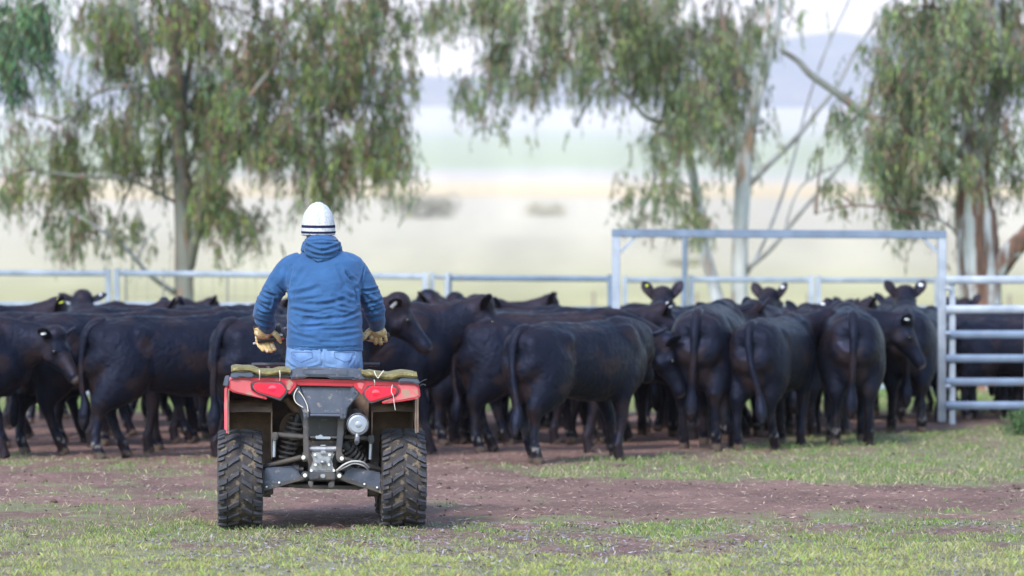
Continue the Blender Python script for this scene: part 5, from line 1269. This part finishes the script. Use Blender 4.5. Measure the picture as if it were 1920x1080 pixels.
parts = [blades(270000, 16.5, 23.6, .008, .030, .0028, thr=.42), blades(70000, 23.4, 31, .012, .036, .0034, thr=.46), blades(120000, 28.0, 42, .012, .042, .005, thr=.42), blades(60000, 42, 62, .03, .09, .008)]
V = []; Fa = []; Cc = []; off = 0
for v, f, c in parts: V.append(v); Fa.append(f + off); Cc.append(c); off += len(v)
tag(link("grass", npmesh("grass", np.concatenate(V), np.concatenate(Fa), np.concatenate(Cc)), m_grass), "short green and straw coloured grass growing in patches over the dirt", "grass", kind="stuff")
# dropped gum leaves and straw lying on the dirt
m_litter = mat("dead_leaf", (.4, .35, .3), None, rough=.6, attr="Col", spec=.4)
def litter(n, y0, y1, keepf, cols, L0, L1, wr, pw=1.0):
    x, y = scatter(n, y0, y1, pw); k = rng.random(n) < keepf(x, y); x, y = x[k], y[k]; n = len(x); z = gz(x, y) + rng.uniform(.002, .012, n)
    d = rng.normal(size=(n, 3)); d[:, 2] *= .22; d /= np.linalg.norm(d, axis=1)[:, None]; Ls = rng.uniform(L0, L1, n)
    s = np.stack([-d[:, 1], d[:, 0], rng.normal(size=n) * .45], 1); s /= np.linalg.norm(s, axis=1)[:, None]
    p = np.stack([x, y, z + np.abs(d[:, 2]) * Ls * .3], 1); W2 = (Ls * wr)[:, None]; Ls = Ls[:, None]
    v = np.stack([p - d * Ls / 2, p + s * W2 / 2, p + d * Ls / 2 + np.array([0, 0, .003]), p - s * W2 / 2], 1).reshape(-1, 3)
    c = np.array(cols)[rng.integers(0, len(cols), n)] * rng.uniform(.6, 1.3, (n, 1)); return v, np.arange(4 * n).reshape(n, 4), np.repeat(c, 4, axis=0)
patch = lambda x, y: np.clip((fbm(x * .8 + 4, y * .9, 151) - .46) * 6, 0, 1)
LV = [litter(40000, 16.5, 23.4, lambda x, y: .16 + .84 * patch(x, y), [(.27, .25, .31), (.22, .20, .25), (.18, .14, .14), (.32, .29, .30), (.12, .085, .08)], .012, .045, .24),
      litter(16000, 22.0, 33, lambda x, y: .8 * (1 - grassmask(x, y)), [(.48, .38, .30), (.40, .30, .25), (.30, .2, .16), (.58, .48, .38)], .012, .06, .09),
      litter(5000, 30, 42, lambda x, y: .5 + 0 * x, [(.40, .30, .24), (.30, .2, .16), (.50, .44, .36)], .02, .07, .12)]
V = []; Fa = []; Cc = []; off = 0
for v, f, c in LV: V.append(v); Fa.append(f + off); Cc.append(c); off += len(v)
tag(link("leaf_litter", npmesh("leaf_litter", np.concatenate(V), np.concatenate(Fa), np.concatenate(Cc)), m_litter), "dead gum leaves and straw scattered on the trodden dirt", "litter", kind="stuff")
# clods and dung crumbs
x, y = scatter(5200, 19, 38); k = rng.random(len(x)) < (1 - .6 * grassmask(x, y)) * np.clip((fbm(x * 1.5, y * 1.5, 161) - .35) * 4, .1, 1); x, y = x[k], y[k]; n = len(x)
r = rng.uniform(.004, .014, n) * np.where(rng.random(n) < .05, 2.6, 1)
oct_ = np.array([(1, 0, 0), (0, 1, 0), (-1, 0, 0), (0, -1, 0), (0, 0, .6), (0, 0, -.5)]); of = np.array([(0, 1, 4), (1, 2, 4), (2, 3, 4), (3, 0, 4), (1, 0, 5), (2, 1, 5), (3, 2, 5), (0, 3, 5)])
a = rng.uniform(0, 6.28, n); v = oct_[None] * rng.uniform(.6, 1.4, (n, 6, 1)) * r[:, None, None]
vx = v[..., 0] * np.cos(a)[:, None] - v[..., 1] * np.sin(a)[:, None] + x[:, None]; vy = v[..., 0] * np.sin(a)[:, None] + v[..., 1] * np.cos(a)[:, None] + y[:, None]
v = np.stack([vx, vy, v[..., 2] + (gz(x, y) + r * .25)[:, None]], -1).reshape(-1, 3); f = (of[None] + np.arange(n)[:, None, None] * 6).reshape(-1, 3)
m_clod = mat("dirt_clod", (.12, .068, .055), (.06, .038, .034), scale=3, rough=.95)
tag(link("clods", npmesh("clods", v, f, None, True), m_clod), "small clods of earth and dung crumbs lying on the dirt", "clods", kind="stuff")
# ---------------------------------------------------------------- haze over the plain
mh = bpy.data.materials.new("haze"); mh.use_nodes = True
for n_ in list(mh.node_tree.nodes):
    if n_.type != 'OUTPUT_MATERIAL': mh.node_tree.nodes.remove(n_)
pv = mh.node_tree.nodes.new("ShaderNodeVolumePrincipled"); pv.inputs["Color"].default_value = (.98, .96, .99, 1)
pv.inputs["Density"].default_value = 0.00011; pv.inputs["Anisotropy"].default_value = .1
mh.node_tree.links.new(pv.outputs[0], mh.node_tree.nodes["Material Output"].inputs["Volume"])
mb = MB(); mb.box((0, 4650, 547), (8200, 9600, 1100)); tag(mb.build("haze", mh), "pale haze lying over the distant plain", "haze", kind="stuff")
